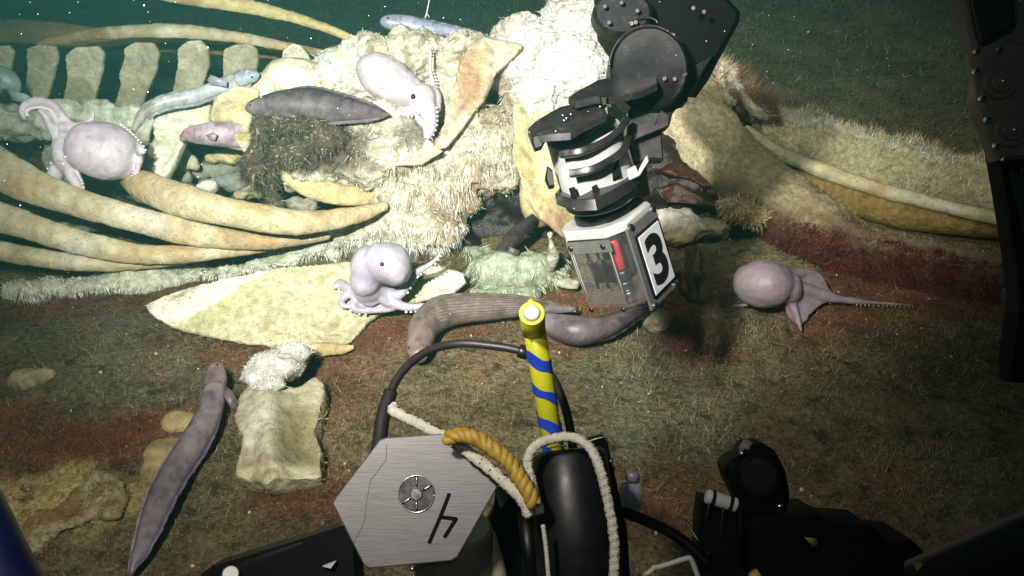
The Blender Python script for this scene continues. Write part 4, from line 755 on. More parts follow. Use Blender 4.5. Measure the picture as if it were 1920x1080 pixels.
octopus('lilac octopus with one raised curling arm sitting on the flat white-rimmed bone',
    [(726, 493, .19, 46, 40, .062, -18), (742, 505, .18, 30, 32, .055, 0), (692, 502, .17, 34, 40, .055, 0), (684, 528, .14, 28, 30, .045, 10), (690, 548, .10, 26, 20, .04, 0)],
    [[(700, 530, .13, 14), (712, 542, .10, 14), (730, 556, .08, 11), (752, 574, .06, 9), (790, 575, .06, 7), (830, 568, .06, 6), (850, 556, .07, 3)],
     [(715, 525, .12, 12), (728, 545, .09, 10), (748, 552, .09, 10), (762, 535, .11, 9), (776, 515, .13, 8), (800, 500, .16, 6), (820, 484, .18, 4), (830, 462, .21, 2)],
     [(690, 530, .12, 14), (672, 542, .09, 12), (650, 540, .08, 9), (636, 530, .08, 8), (626, 540, .08, 4)],
     [(690, 540, .10, 12), (670, 560, .07, 10), (662, 575, .06, 7), (680, 583, .05, 6), (740, 580, .05, 5)],
     [(695, 545, .09, 10), (684, 562, .08, 9), (700, 568, .075, 7), (708, 560, .08, 4)],
     [(690, 545, .10, 10), (664, 548, .08, 9), (646, 556, .07, 8), (640, 570, .065, 6), (652, 576, .06, 4)],
     [(690, 530, .12, 9), (706, 548, .10, 9), (722, 566, .075, 8), (744, 572, .06, 5)]],
    [([(690, 545, .085), (722, 548, .085), (752, 574, .06), (735, 580, .055), (670, 584, .05), (664, 570, .06)], .012)],
    [(713, 502, .248, 4.5)], [(0, -1, .5, .98, 12, .0055), (1, -1, .35, .95, 14, .0045), (2, 1, .2, .95, 9, .0055), (3, -1, .1, .6, 7, .005)], lil((.35, .34, .385), (.26, .24, .31), (.40, .395, .42), 5))
octopus('round octopus with webbed purple skirt and one long thin arm on the right mud',
    [(1432, 533, .10, 56, 46, .085, 0), (1410, 528, .10, 34, 34, .06, 0), (1480, 540, .09, 22, 30, .05, 0)],
    [[(1480, 535, .09, 14), (1520, 545, .07, 12), (1570, 560, .045, 9), (1630, 567, .03, 5), (1680, 570, .025, 3.5), (1716, 573, .02, 2)],
     [(1480, 545, .09, 12), (1488, 575, .05, 9), (1496, 600, .03, 6), (1503, 622, .015, 3)],
     [(1478, 520, .11, 12), (1505, 512, .10, 9), (1530, 515, .08, 6), (1548, 535, .06, 4)],
     [(1410, 568, .02, 5), (1392, 572, .015, 4), (1372, 573, .015, 3)],
     [(1482, 560, .05, 6), (1478, 585, .03, 5), (1494, 606, .02, 4)]],
    [([(1482, 510, .11), (1508, 508, .10), (1535, 520, .075), (1560, 545, .055), (1590, 562, .04), (1545, 568, .035), (1520, 590, .02), (1503, 615, .015), (1490, 600, .02), (1474, 578, .04), (1478, 540, .09)], .011)],
    [], [(0, -1, .55, .98, 14, .003)], lil((.25, .205, .215), (.20, .15, .19), (.28, .235, .24), 6))

# ================================================================== drifting threads and specks
mb = MB(); tube(mb, [Y(*q) for q in ((806, -8, 2.7), (803, 10, 2.7), (800, 24, 2.7), (797, 34, 2.7))], .0018, 14, 5); tube(mb, [Y(800, 24, 2.7), Y(805, 33, 2.7)], .0013, 4, 5)
tag(obj('drifting_thread', mb, m_suck), 'thin white thread hanging in the water above the top fish', 'thread')
mb = MB()
for k in range(320):
    px, py = RNG.random() * 1920, RNG.random() ** 1.3 * 620; p = D(px, py, .9 + RNG.random() * 1.6); v, f = ico(1); mb.add(p + v * (.0005 + .0006 * RNG.random() ** 3), f)
tag(obj('marine_snow', mb, organic('snow', (.5, .5, .42), .8, 20)), 'tiny pale specks drifting in the dark water', 'marine snow', kind='stuff')
# ================================================================== MANIPULATOR ARM
arm = thing('manipulator_arm', D(1300, -60, 1.5), 'black hydraulic robot arm reaching down from the top edge with a white segmented wrist', 'robot arm')
def prismpx(mb, pl, d, th, bev=.003, tilt=(0, 0), off=None):
    """plate whose outline lies on a plane through distance d, leaning by tilt (per picture pixel, right and down)"""
    cx, cy = np.mean([q[0] for q in pl]), np.mean([q[1] for q in pl])
    slab(mb, [D(x, y, d + (x - cx) * tilt[0] + (y - cy) * tilt[1]) for x, y in pl], unit(CF if off is None else off) * th, None, bev)
def arc(cx, cy, rx, ry, a0, a1, n=24): return [(cx + rx * math.cos(math.radians(a)), cy + ry * math.sin(math.radians(a))) for a in np.linspace(a0, a1, n)]
mb = MB(); prismpx(mb, [(1120, -60), (1290, -60), (1345, -30), (1390, 20), (1388, 38), (1360, 90), (1330, 148), (1300, 145), (1262, 208), (1235, 190), (1205, 130), (1165, 75), (1150, 62), (1128, 30)], 1.52, .16, .008, (0, 0), CF + [.05, 0, 0])
flat(obj('upper_housing', mb, m_dark, arm))
mb = MB(); prismpx(mb, arc(1168, 22, 56, 44, 0, 345), 1.47, .05, .005); flat(obj('elbow_cap', mb, m_black, arm))
mb = MB(); prismpx(mb, arc(1218, 128, 74, 80, 0, 352, 40), 1.45, .07, .004, (-.0002, .0003)); flat(obj('wrist_disc', mb, m_black, arm))
mb = MB(); tube(mb, [D(x, y, 1.448) for x, y in arc(1216, 130, 74, 82, 185, 320, 30)], .0022, 60, 6); tube(mb, [D(x, y, 1.455) for x, y in arc(1205, 42, 27, 10, 160, 372, 20)], .0016, 40, 6); obj('disc_rim', mb, m_gun, arm)
mb = MB()
for x, y in ((1195, 20), (1142, 42), (1134, 12), (1222, 68), (1209, 88), (1250, 60), (1262, 66), (1275, 92), (1281, 115), (1284, 138), (1246, 147), (1265, 148), (1184, 44), (1192, 42), (1300, 15), (1320, 22), (1165, 5), (1244, 106)):
    mb = MB(); d = 1.44 if y > 50 else 1.455; cyl(mb, D(x, y, d), D(x, y, d + .012), .0042, 10, None, .001); flat(obj('screw', mb, m_gun, arm))
mb = MB(); tube(mb, [D(1235, 101, 1.443), D(1263, 129, 1.443)], .0010, 5, 5); obj('scratch_mark', mb, m_steel, arm)
mb = MB(); prismpx(mb, [(1190, 190), (1245, 165), (1290, 190), (1300, 120), (1340, 100), (1302, 165), (1262, 212), (1256, 236), (1210, 256), (1190, 262)], 1.50, .06, .005); flat(obj('knuckle', mb, m_black, arm))
mb = MB(); prismpx(mb, [(1240, 205), (1258, 215), (1256, 236), (1190, 262), (1192, 250), (1235, 232)], 1.46, .03, .003); flat(obj('knuckle_lip', mb, m_gun, arm))
# tilted top plates of the wrist
mb = MB(); slab(mb, [D(1066, 182, 1.40), D(1076, 174, 1.42), D(1120, 150, 1.47), D(1165, 140, 1.49), D(1228, 132, 1.49), D(1233, 156, 1.42), D(1205, 170, 1.40), D(1150, 182, 1.38), D(1115, 181, 1.38), D(1080, 190, 1.38)], -CU * .011 + CF * .004, None, .0012); flat(obj('cover_plate', mb, m_gun, arm))
mb = MB(); slab(mb, [D(990, 240, 1.38), D(1005, 225, 1.40), D(1050, 200, 1.43), D(1090, 190, 1.44), D(1130, 192, 1.42), D(1138, 212, 1.36), D(1100, 230, 1.34), D(1070, 247, 1.33), D(1030, 250, 1.335), D(996, 256, 1.35)], -CU * .013 + CF * .003, None, .0015); flat(obj('top_plate', mb, m_gun, arm))
mb = MB()
for x, y in ((1055, 216), (1062, 222), (1070, 214), (1058, 226), (1042, 246), (1125, 200)): sphere(mb, D(x, y, 1.375 - (y - 210) * .0009), .0022, 1)
sphere(mb, D(1103, 210, 1.378), .002, 1); obj('plate_glint', mb, m_steel, arm)
mb = MB(); tube(mb, [D(x, y, 1.376) for x, y in arc(1088, 218, 26, 9, 150, 400, 16)], .0007, 30, 4); obj('scribed_mark', mb, m_ink, arm)
mb = MB(); prismpx(mb, [(998, 255), (1030, 250), (1022, 264), (1016, 276), (1003, 280), (998, 268)], 1.345, .03, .002); flat(obj('plate_lug', mb, m_black, arm)); mb = MB(); prismpx(mb, [(1075, 248), (1138, 212), (1132, 232), (1085, 262)], 1.37, .03, .002); flat(obj('plate_lug', mb, m_black, arm)); mb = MB(); prismpx(mb, [(1125, 180), (1138, 180), (1138, 198), (1130, 200)], 1.37, .02, .002); flat(obj('plate_lug', mb, m_black, arm))
# wrist core (white cylinder) with bars across it
AX = unit(D(1150, 400, 1.50) - D(1090, 245, 1.44))
mb = MB(); cyl(mb, D(1092, 245, 1.45), D(1128, 372, 1.51), .062, 32, None, .003, .064); flat(obj('wrist_sleeve', mb, m_white, arm))
mb = MB(); prismpx(mb, [(1178, 210), (1190, 190), (1235, 180), (1245, 300), (1215, 300), (1190, 310), (1175, 262)], 1.49, .05, .004); flat(obj('side_bracket', mb, m_gun, arm))
mb = MB(); prismpx(mb, [(1176, 318), (1190, 310), (1196, 326), (1214, 290), (1217, 302), (1200, 330), (1180, 338)], 1.44, .02, .002); flat(obj('white_spacer', mb, m_white, arm))
for pl in ([(1054, 290, 1.40), (1090, 284, 1.385), (1130, 268, 1.40), (1158, 248, 1.42), (1172, 228, 1.45)], [(1070, 326, 1.40), (1110, 318, 1.39), (1145, 300, 1.405), (1168, 282, 1.42), (1175, 264, 1.45)]):
    mb = MB(); sweep(mb, [[*D(x, y, d), .0062, .011] for x, y, d in pl], 26, 12, CF, None, .45); flat(obj('finger_bar', mb, m_gun, arm), 40)
for q in (([(1026, 310), (1036, 318), (1040, 350), (1030, 352), (1022, 335)], 1.43),): mb = MB(); prismpx(mb, *q, .03, .003); flat(obj('side_knob', mb, m_black, arm))
mb = MB()
for pl in ([(1068, 352), (1078, 350), (1084, 372), (1074, 372)], [(1110, 350), (1118, 345), (1132, 366), (1116, 370)], [(1146, 305), (1160, 300), (1164, 330), (1150, 338)]): mb = MB(); prismpx(mb, pl, 1.425, .02, .0015); flat(obj('slot', mb, m_dark, arm))
mb = MB(); sphere(mb, D(1140, 266, 1.405), .003, 1); sphere(mb, D(1105, 238, 1.36), .0028, 1); sphere(mb, D(1068, 256, 1.36), .0028, 1); obj('pin', mb, m_steel, arm)
mb = MB(); slab(mb, [D(1040, 362, 1.44), D(1075, 374, 1.41), D(1115, 372, 1.40), D(1150, 356, 1.415), D(1180, 336, 1.44), D(1210, 305, 1.49), D(1215, 345, 1.56), D(1120, 365, 1.60), D(1050, 350, 1.54)], -CU * .020 + CR * .004, None, .0015); flat(obj('lower_flange', mb, m_gun, arm))
mb = MB(); cyl(mb, D(1125, 375, 1.53), D(1138, 430, 1.555), .043, 32, None, .003); flat(obj('neck', mb, m_black, arm))
# ================================================================== CANISTER
can = thing('sample_canister', D(1150, 560, 1.58), 'clear canister with white collar and a large number 3, held by the robot arm', 'canister')
DN = unit(CR * .335 - CU * .90 + CF * .345)                     # long axis, downwards
TOP = D(1133, 402, 1.535); Lc = .150
# octagonal section: wide faces looking left-front and right-front
e = unit(CR - (CR @ DN) * DN); w_ = np.cross(DN, e); w_ = w_ if w_ @ CF < 0 else -w_
rot = math.radians(38); U1 = e * math.cos(rot) + w_ * math.sin(rot); W1 = -e * math.sin(rot) + w_ * math.cos(rot)
hs, ch = .067, .028
def octo(c, s, k): return [c + U1 * x + W1 * y for x, y in ((-s + k, -s), (s - k, -s), (s, -s + k), (s, s - k), (s - k, s), (-s + k, s), (-s, s - k), (-s, -s + k))]
def ring_(mb, c, s, k, th, bev=.0015): slab(mb, octo(c, s, k), DN * th, None, bev)
mb = MB(); ring_(mb, TOP, hs + .002, ch, .020, .005); flat(obj('collar', mb, m_white, can))
mb = MB(); cyl(mb, TOP - DN * .012, TOP + DN * .002, .052, 32, None, .002); flat(obj('cap_ring', mb, m_gun, can))
mb = MB(); ring_(mb, TOP + DN * .020, hs, ch, Lc - .03); flat(obj('clear_housing', mb, m_acr, can))
mb = MB(); ring_(mb, TOP + DN * (Lc - .012), hs + .001, ch, .010); flat(obj('base_plate', mb, m_acr, can))
mb = MB(); cyl(mb, TOP + DN * .024, TOP + DN * .12, .026, 24, None, .002); flat(obj('inner_chamber', mb, plain('smoked_plastic', (.035, .035, .037), .35, 0, .3, 40), can))
q0 = TOP + W1 * (hs * .62) + U1 * (hs * .45)
for a_ in (-.034, -.012):
    mb = MB(); r0_ = TOP + W1 * (hs * .55) + U1 * a_; cyl(mb, r0_ + DN * .022, r0_ + DN * .125, .0028, 10); cyl(mb, r0_ + DN * .070, r0_ + DN * .080, .0055, 12, None, .001); obj('inner_rod', mb, m_gun, can)
mb = MB(); box(mb, TOP + DN * .100 + W1 * .02 - U1 * .018, (U1, DN, W1), (.020, .018, .012), None, .003); flat(obj('inner_block', mb, m_dark, can))
mb = MB(); cyl(mb, q0 + DN * .030, q0 + DN * .085, .010, 16, None, .001); obj('red_plunger', mb, m_red, can)
mb = MB()
for a, b, r in ((.088, .104, .013), (.108, .124, .014), (.128, .150, .012)): cyl(mb, q0 + DN * a, q0 + DN * b, r, 18, None, .002)
flat(obj('steel_fitting', mb, m_steel, can))
def face_pt(side, a, b):                                           # a across, b along; side right (U1) or left (W1)
    return (TOP + U1 * (hs + .0005) + W1 * a if side == 'r' else TOP + W1 * (hs + .0005) + U1 * a) + DN * b
# which local face looks right: U1 ; number plate on it
RN = U1
mb = MB(); c = TOP + U1 * hs + DN * .088; box(mb, c + U1 * .003, (W1, DN, U1), (hs - ch + .010, .076, .0025), None, .001); flat(obj('side_panel', mb, plain('clouded_panel', (.09, .09, .088), .35, 0, .2, 40), can))
mb = MB(); c2 = TOP + U1 * (hs + .0085) + DN * .088; box(mb, c2, (W1, DN, U1), (.038, .058, .002), None, .0006); obj('label_border', mb, m_ink, can, smooth=False)
mb = MB(); c3 = c2 + U1 * .0030; box(mb, c3, (W1, DN, U1), (.034, .054, .0012), None, .0004); obj('number_label', mb, m_label, can, smooth=False)
def textmesh(s, size, bold=0):
    cu = bpy.data.curves.new('t', 'FONT'); cu.body = s; cu.size = size; cu.align_x = 'CENTER'; cu.align_y = 'CENTER'; cu.offset = bold; cu.extrude = .0004
    o = bpy.data.objects.new('t', cu); scene.collection.objects.link(o); e_ = o.evaluated_get(bpy.context.evaluated_depsgraph_get()); me = e_.to_mesh()
    v = np.array([x.co[:] for x in me.vertices]); f = [tuple(p.vertices) for p in me.polygons]; e_.to_mesh_clear(); bpy.data.objects.remove(o); return v, f
tv, tf = textmesh('3', .118, .0040); tv -= (tv.max(0) + tv.min(0)) / 2
across = -W1 if (-W1) @ CR > 0 else W1
pos = c3 + U1 * .0016 + np.outer(tv[:, 0], across) + np.outer(tv[:, 1], -DN) + np.outer(tv[:, 2], U1)
obj('digit', None, m_ink, can, smooth=False, v=pos, f=tf)
for sgn, b in ((-1, .012), (1, .012), (-1, .160), (1, .160)):
    p = TOP + U1 * (hs + .004) + W1 * sgn * .038 + DN * b; mb = MB(); cyl(mb, p, p + U1 * .005, .006, 14, None, .001); flat(obj('screw', mb, m_steel, can))
for a, b in ((-.038, .03), (.030, .03), (-.038, .150), (.030, .150)):
    p = TOP + W1 * (hs + .001) + U1 * a + DN * b; mb = MB(); cyl(mb, p, p + W1 * .004, .005, 14, None, .001); flat(obj('screw', mb, m_gun, can))
mb = MB(); box(mb, TOP + W1 * (hs + .001) + DN * .030, (U1, DN, W1), (.046, .011, .0015), None, .0008); flat(obj('clamp_strip', mb, plain('clouded_strip', (.09, .09, .085), .4), can))
for e1 in (octo(TOP + DN * .02, hs, ch)[3:7]): mb = MB(); tube(mb, [e1, e1 + DN * (Lc - .035)], .0012, 4, 5); obj('housing_edge', mb, plain('edge_plastic', (.25, .25, .24), .2), can)

# ================================================================== RIGHT FRAME
fr = thing('vehicle_frame', D(1880, 300, 1.0), 'dark bolted metal bracket of the vehicle filling the right edge', 'metal frame')
mb = MB(); prismpx(mb, [(1795, -30), (1990, -30), (1990, 140), (1905, 140), (1845, 130), (1826, 92)], 1.02, .03, .004); flat(obj('upper_plate', mb, m_frame, fr))
mb = MB(); prismpx(mb, [(1832, 92), (1870, 78), (1990, 78), (1990, 292), (1876, 300), (1862, 262), (1845, 215), (1834, 190), (1840, 150)], 1.0, .03, .004); flat(obj('bolt_plate', mb, m_frame, fr))
mb = MB(); prismpx(mb, [(1868, 262), (1990, 268), (1990, 720), (1900, 718), (1897, 690), (1914, 560), (1898, 440), (1882, 340)], 1.03, .03, .004); flat(obj('lower_plate', mb, m_dark, fr))
mb = MB(); prismpx(mb, [(1896, 318), (1990, 312), (1990, 470), (1930, 470), (1915, 400)], 1.02, .01, .003); flat(obj('recess_panel', mb, m_gun, fr)); mb = MB(); prismpx(mb, [(1817, -30), (1900, -30), (1904, 46), (1880, 62), (1846, 80)], 1.008, .012, .004); flat(obj('recess_panel', mb, m_gun, fr))
mb = MB(); tube(mb, [D(1817, -30, 1.005), D(1826, 20, 1.005), D(1836, 66, 1.005), D(1846, 80, 1.005), D(1880, 63, 1.005), D(1904, 46, 1.005), D(1900, -30, 1.005)], .0013, 60, 6); obj('panel_bead', mb, m_gun, fr)
for x, y, r in ((1834, 94, 6), (1877, 92, 8), (1834, 132, 8), (1846, 183, 8), (1856, 222, 8), (1872, 272, 7), (1886, 297, 5)):
    m_ = M(r, D(x, y, 1)); p = D(x, y, .996 if y > 90 else 1.0); mb = MB(); cyl(mb, p, p + CF * .007, m_ * .95, 18, None, .0012); flat(obj('bolt', mb, m_steel, fr));
    mb = MB(); cyl(mb, p - CF * .0006, p + CF * .002, m_ * .45, 6); obj('bolt_socket', mb, m_ink, fr, smooth=False)
for x, y in ((1882, 152), (1903, 243)):
    p = D(x, y, .990); mb = MB(); cyl(mb, p + CF * .006, p + CF * .03, .0190, 28, None, .002); cyl(mb, p + CF * .002, p + CF * .02, .0120, 24, None, .0015); cyl(mb, p, p + CF * .01, .0062, 18, None, .001); flat(obj('bearing', mb, m_frame, fr)); mb = MB(); cyl(mb, p - CF * .001, p + CF * .002, .003, 8); obj('bearing_pin', mb, m_steel, fr)
mb = MB(); cyl(mb, D(1885, 560, 1.15), D(1990, 545, 1.15), .014, 20, None, .003); tag(flat(obj('frame_stub', mb, m_black)), 'short black rod end poking in at the right edge below the bolted bracket', 'rod')

# ================================================================== HEX PLATE BLOCK
P0 = D(778, 938, .92); NH = unit(-CF + CU * .18 - CR * .03)
hx = thing('hexagonal_marker', P0 - CU * .1 + CF * .05, 'brushed hexagonal metal plate with a hand-drawn number 4 at the bottom centre', 'marker')
HX = [(623, 944), (628, 934), (712, 824), (724, 820), (846, 812), (860, 818), (930, 902), (932, 914), (858, 1045), (846, 1052), (692, 1066), (682, 1060)]
mb = MB(); slab(mb, [onplane(x, y, P0, NH) for x, y in HX], -NH * .009, None, .0012); flat(obj('plate', mb, m_brushed, hx))
mb = MB(); c = onplane(781, 926, P0, NH); cyl(mb, c + NH * .0005, c - NH * .002, .0185, 40); flat(obj('centre_disc', mb, plain('dark_steel', (.16, .15, .16), .3, .9, .3, 60), hx))
mb = MB(); cyl(mb, c + NH * .0030, c - NH * .001, .0065, 24, None, .001); cyl(mb, c + NH * .0045, c, .0030, 16); flat(obj('centre_screw', mb, m_steel, hx))
mb = MB()
for a in (90, 272, 215, 30): r0 = .007; t_ = math.radians(a); dv = unit(CR * math.cos(t_) + CU * math.sin(t_)); dv = unit(dv - (dv @ NH) * NH); tube(mb, [c + NH * .0012 + dv * r0, c + NH * .0012 + dv * .018], .0011, 4, 5)
tube(mb, [c + NH * .001 + (unit(CR - (CR @ NH) * NH) * math.cos(a) + unit(CU - (CU @ NH) * NH) * math.sin(a)) * .0187 for a in np.linspace(0, 6.28, 30)], .0007, 60, 5); obj('disc_groove', mb, m_steel, hx)
def stroke(mb, pts, w, P, N, lift=.0008):
    for (x0, y0), (x1, y1) in zip(pts[:-1], pts[1:]):
        a, b = onplane(x0, y0, P, N) + N * lift, onplane(x1, y1, P, N) + N * lift; s = unit(np.cross(b - a, N)) * w
        t_ = unit(b - a) * w * .6; slab(mb, [a - s - t_, b - s + t_, b + s + t_, a + s - t_], -N * .0006)
mb = MB(); stroke(mb, [(842, 927), (826, 968), (805, 1017)], .0019, P0, NH); stroke(mb, [(826, 969), (855, 973), (834, 1006)], .0019, P0, NH, .0010); obj('drawn_digit', mb, m_ink, hx, smooth=False)
mb = MB(); stroke(mb, [(725, 832), (724, 862), (695, 900), (688, 935), (684, 975), (664, 1018)], .0002, P0, NH, .0006); obj('scratch', mb, plain('scratch', (.09, .085, .09), .6), hx, smooth=False)
mb = MB(); cyl(mb, onplane(835, 1000, P0, NH) - NH * .075, onplane(845, 1010, P0, NH) - NH * .075 + unit(-CU * .9 + CF * .25) * .22, .045, 30, None, .003); flat(obj('pale_pot', mb, plain('ivory_plastic', (.22, .20, .13), .5), hx))
mb = MB(); sphere(mb, onplane(772, 1068, P0, NH) - NH * .006, .0025, 2); obj('edge_screw', mb, m_steel, hx)
# frame bars under it
bm_ = thing('tool_tray_beam', D(520, 1050, 1.02), 'black slanting beam at the bottom edge left of the hexagonal plate', 'beam')
mb = MB(); slab(mb, [D(395, 1062, 1.02), D(640, 985, 1.0), D(665, 985, 1.0), D(670, 1080, .98), D(560, 1120, .98), D(380, 1130, 1.0), D(375, 1075, 1.02)], CF * .05 - CU * .02, None, .003); flat(obj('beam_body', mb, m_dark, bm_))
mb = MB(); slab(mb, [D(395, 1060, 1.03), D(420, 1046, 1.04), D(640, 978, 1.02), D(640, 992, 1.0), D(500, 1038, 1.005), D(420, 1066, 1.01)], -CU * .01, None, .002); flat(obj('beam_flange', mb, m_black, bm_))
mb = MB(); cyl(mb, D(435, 1082, 1.0), D(432, 1076, .985), .009, 20, None, .001); flat(obj('beam_bolt', mb, m_white, bm_)); mb = MB(); slab(mb, [D(604, 1062, .98), D(630, 1052, .98), D(620, 1066, .975)], CF * .004); obj('beam_clip', mb, m_white, bm_, smooth=False)
# ================================================================== CABLE, ROPES
mb = MB(); tube(mb, [D(700, 900, .98), D(712, 830, 1.0), D(718, 780, 1.02), D(745, 710, 1.05), D(790, 665, 1.08), D(850, 645, 1.10), D(920, 648, 1.10), D(985, 662, 1.09), D(1030, 700, 1.07), D(1055, 750, 1.04), D(1070, 810, 1.02), D(1080, 900, 1.0)], .0052, 90, 14)
cb = obj('cable_loop', mb, m_cable); tag(cb, 'black rubber cable arching behind the taped pole', 'cable')
mb = MB(); tube(mb, [D(704, 870, .978), D(712, 825, 1.0), D(718, 782, 1.018), D(732, 735, 1.04)], .0085, 24, 14); obj('cable_sleeve', mb, m_cable, cb)
mb = MB(); cyl(mb, D(972, 657, 1.085), D(990, 663, 1.085), .0085, 14, None, .001); obj('cable_ferrule', mb, m_gun, cb)
def rope(pts, r, strn=3, turns=10, mode=D, name='rope', mat=m_rope, nseg=160, tag_=None):
    C_ = catmull([list(mode(*q)) for q in pts], nseg); T, A, B = frames(C_, CR * .3 + CF); mb = MB(); L = np.linspace(0, 1, nseg)
    for k in range(strn):
        a = 2 * np.pi * (turns * L + k / strn); a = a + .25 * np.sin(L * 31 + r * 900) + .12 * np.sin(L * 77); o = (A * np.cos(a)[:, None] + B * np.sin(a)[:, None]) * r * (.46 + .05 * np.sin(L * 53 + k * 2))[:, None]; sweep(mb, np.hstack([C_ + o, np.full((nseg, 2), r * .62)]), nseg, 8)
    o = obj(name, mb, mat)
    if tag_: tag(o, tag_, 'rope', 'ropes on the tool tray')
    return o
wr = rope([(742, 762, .985), (736, 768, .985), (748, 776, .97), (800, 802, .95), (850, 828, .93), (890, 858, .91), (925, 885, .90), (955, 912, .89), (980, 938, .885), (992, 965, .885)], .0062, 3, 26, tag_='white braided rope with black flecks running over the top of the hexagonal plate')
def flecks(o, pts, r, n):
    mb = MB(); C_ = catmull([list(D(*q)) for q in pts], n); T, A, B = frames(C_, CF)
    for k in range(1, n - 1): c_ = C_[k] - A[k] * r * .9; s_ = B[k] * (r * .9) * (1 if k % 2 else -1) ; tube(mb, [c_ - s_ * .2 + T[k] * .0015, c_ + s_ * .75 + A[k] * r * .35], .0006, 4, 5)
    obj('fleck', mb, m_ink, o)
flecks(wr, [(748, 776, .97), (800, 802, .95), (850, 828, .93), (890, 858, .91), (925, 885, .90), (955, 912, .89)], .0066, 13)
rope([(842, 826, .905), (850, 818, .900), (875, 816, .895), (910, 832, .89), (950, 862, .885), (975, 895, .88), (992, 925, .875), (1002, 945, .875)], .0078, 3, 5, mat=m_yrope, tag_='thick twisted yellow rope curling over the right corner of the hexagonal plate')
r2 = rope([(1012, 960, .90), (996, 900, .90), (990, 862, .90), (1005, 835, .90), (1040, 822, .905), (1075, 820, .90), (1105, 838, .89), (1125, 880, .88), (1142, 950, .88), (1152, 1020, .88), (1150, 1100, .88)], .0052, 3, 44, nseg=260, tag_='white cord looped over the top of the black cylinder')
rope([(1018, 985, .875), (1024, 1030, .875), (1030, 1100, .875)], .0024, 3, 8, nseg=40, tag_='thin white cord hanging down the front of the black cylinder')
# ================================================================== TAPED POLE
pole = thing('taped_pole', D(1038, 835, .98), 'yellow pole wrapped in slanting blue tape standing in the black cylinder', 'pole')
pa, pb = D(1002, 618, .93), D(1040, 850, .955)
mb = MB(); cyl(mb, pa, pb, .0118, 28, None, .002, .0112); obj('pole_shaft', mb, m_yel, pole)
T_ = unit(pb - pa); A_ = unit(CF - (CF @ T_) * T_); B_ = np.cross(T_, A_); Lp = np.linalg.norm(pb - pa)
for k, (c_, hw) in enumerate(((.25, .052), (.50, .040), (.76, .050), (1.0, .05))):
    mb = MB(); n_ = 36; V_ = []
    for j in range(n_ + 1):
        a = 2 * math.pi * j / n_; sl = .045 * math.cos(a - .3 + math.pi / 2 * (0))
        for s_ in (-1, 1):
            wob = .010 * math.sin(a * 3 + k * 2 + s_); h_ = (c_ + s_ * hw - .060 * math.cos(a - math.pi) * (1 if B_ @ CR > 0 else -1) + wob) * Lp
            V_.append(pa + T_ * h_ + (B_ * math.cos(a) + A_ * math.sin(a)) * .0124)
    f_ = [(2 * j, 2 * j + 2, 2 * j + 3, 2 * j + 1) for j in range(n_)]; mb.add(V_, f_); obj('tape_band', mb, m_blue, pole)
cap = D(997, 588, .885)
mb = MB(); cyl(mb, D(1001, 622, .935), cap, .0125, 24, None, .002, .0128); cyl(mb, cap - unit(cap - D(1001, 622, .935)) * .002, cap + unit(cap - D(1001, 622, .935)) * .001, .0128, 24); sphere(mb, D(996, 567, .893), .004, 2); cyl(mb, D(998, 580, .895), D(996, 564, .893), .006, 10, None, .001, .002); slab(mb, [D(976, 600, .90), D(984, 604, .89), D(982, 622, .90), D(976, 616, .91)], CF * .004); flat(obj('taped_end', mb, m_yel, pole), 50)
mb = MB(); u_ = unit(cap - D(1001, 622, .935)); cyl(mb, cap, cap + u_ * .0035, .0088, 20, None, .0015); flat(obj('end_stud', mb, plain('dull_steel', (.55, .50, .47), .4, .3), pole))
# ================================================================== BLACK CYLINDER
bcx = thing('black_cylinder', D(1080, 1080, .98), 'tall glossy black cylinder at the bottom edge holding the taped pole', 'cylinder')
gl = plain('glossy_black', (.007, .006, .007), .38, 0, .2, 60, .1, .3)
mb = MB(); cyl(mb, D(1064, 842, .96), D(1094, 1160, .93), .042, 40, None, .006, .046); flat(obj('cylinder_body', mb, gl, bcx), 50)
mb = MB(); prismpx(mb, [(1100, 828), (1134, 820), (1140, 832), (1176, 990), (1185, 1120), (1120, 1120)], 1.00, .03, .003); flat(obj('side_rail', mb, m_dark, bcx))
mb = MB(); tube(mb, [D(1024, 842, .925), D(1050, 836, .92), D(1062, 836, .92)], .0008, 8, 5); obj('edge_glint', mb, m_steel, bcx); mb = MB(); tube(mb, [D(1100, 828, .998), D(1134, 820, .998), D(1140, 832, .998)], .0008, 10, 5); obj('edge_glint', mb, m_steel, bcx); mb = MB(); tube(mb, [D(1144, 862, .995), D(1152, 882, .995)], .0015, 5, 5); obj('edge_glint', mb, m_steel, bcx)
# dark clutter under the plate and cylinder
cl = thing('tool_tray', D(980, 1080, 1.05), 'black tool tray framework behind the hexagonal plate and black cylinder', 'tool tray')
mb = MB(); prismpx(mb, [(930, 915), (990, 930), (1010, 950), (1020, 1120), (880, 1120), (900, 1010), (925, 960)], 1.02, .05, .004); flat(obj('tray_side', mb, m_dark, cl))
mb = MB(); cyl(mb, D(985, 960, .98), D(1000, 1120, .97), .009, 16); obj('tray_tube', mb, m_black, cl)
mb = MB(); slab(mb, [D(925, 915, 1.0), D(948, 910, 1.0), D(955, 935, 1.0), D(938, 955, 1.0)], CF * .006, None, .001); obj('grey_tab', mb, plain('grey_tab', (.28, .28, .25), .5), cl)
mb = MB(); cyl(mb, D(905, 1000, 1.0), D(935, 1100, 1.0), .014, 20, None, .002); obj('ivory_rod', mb, plain('ivory', (.36, .33, .22), .5), cl)
mb = MB(); tube(mb, [D(1170, 960, 1.02), D(1215, 978, 1.04), D(1260, 1000, 1.04), D(1300, 1030, 1.03), D(1330, 1060, 1.02)], .0065, 30, 10); obj('tray_hose', mb, m_dark, cl)
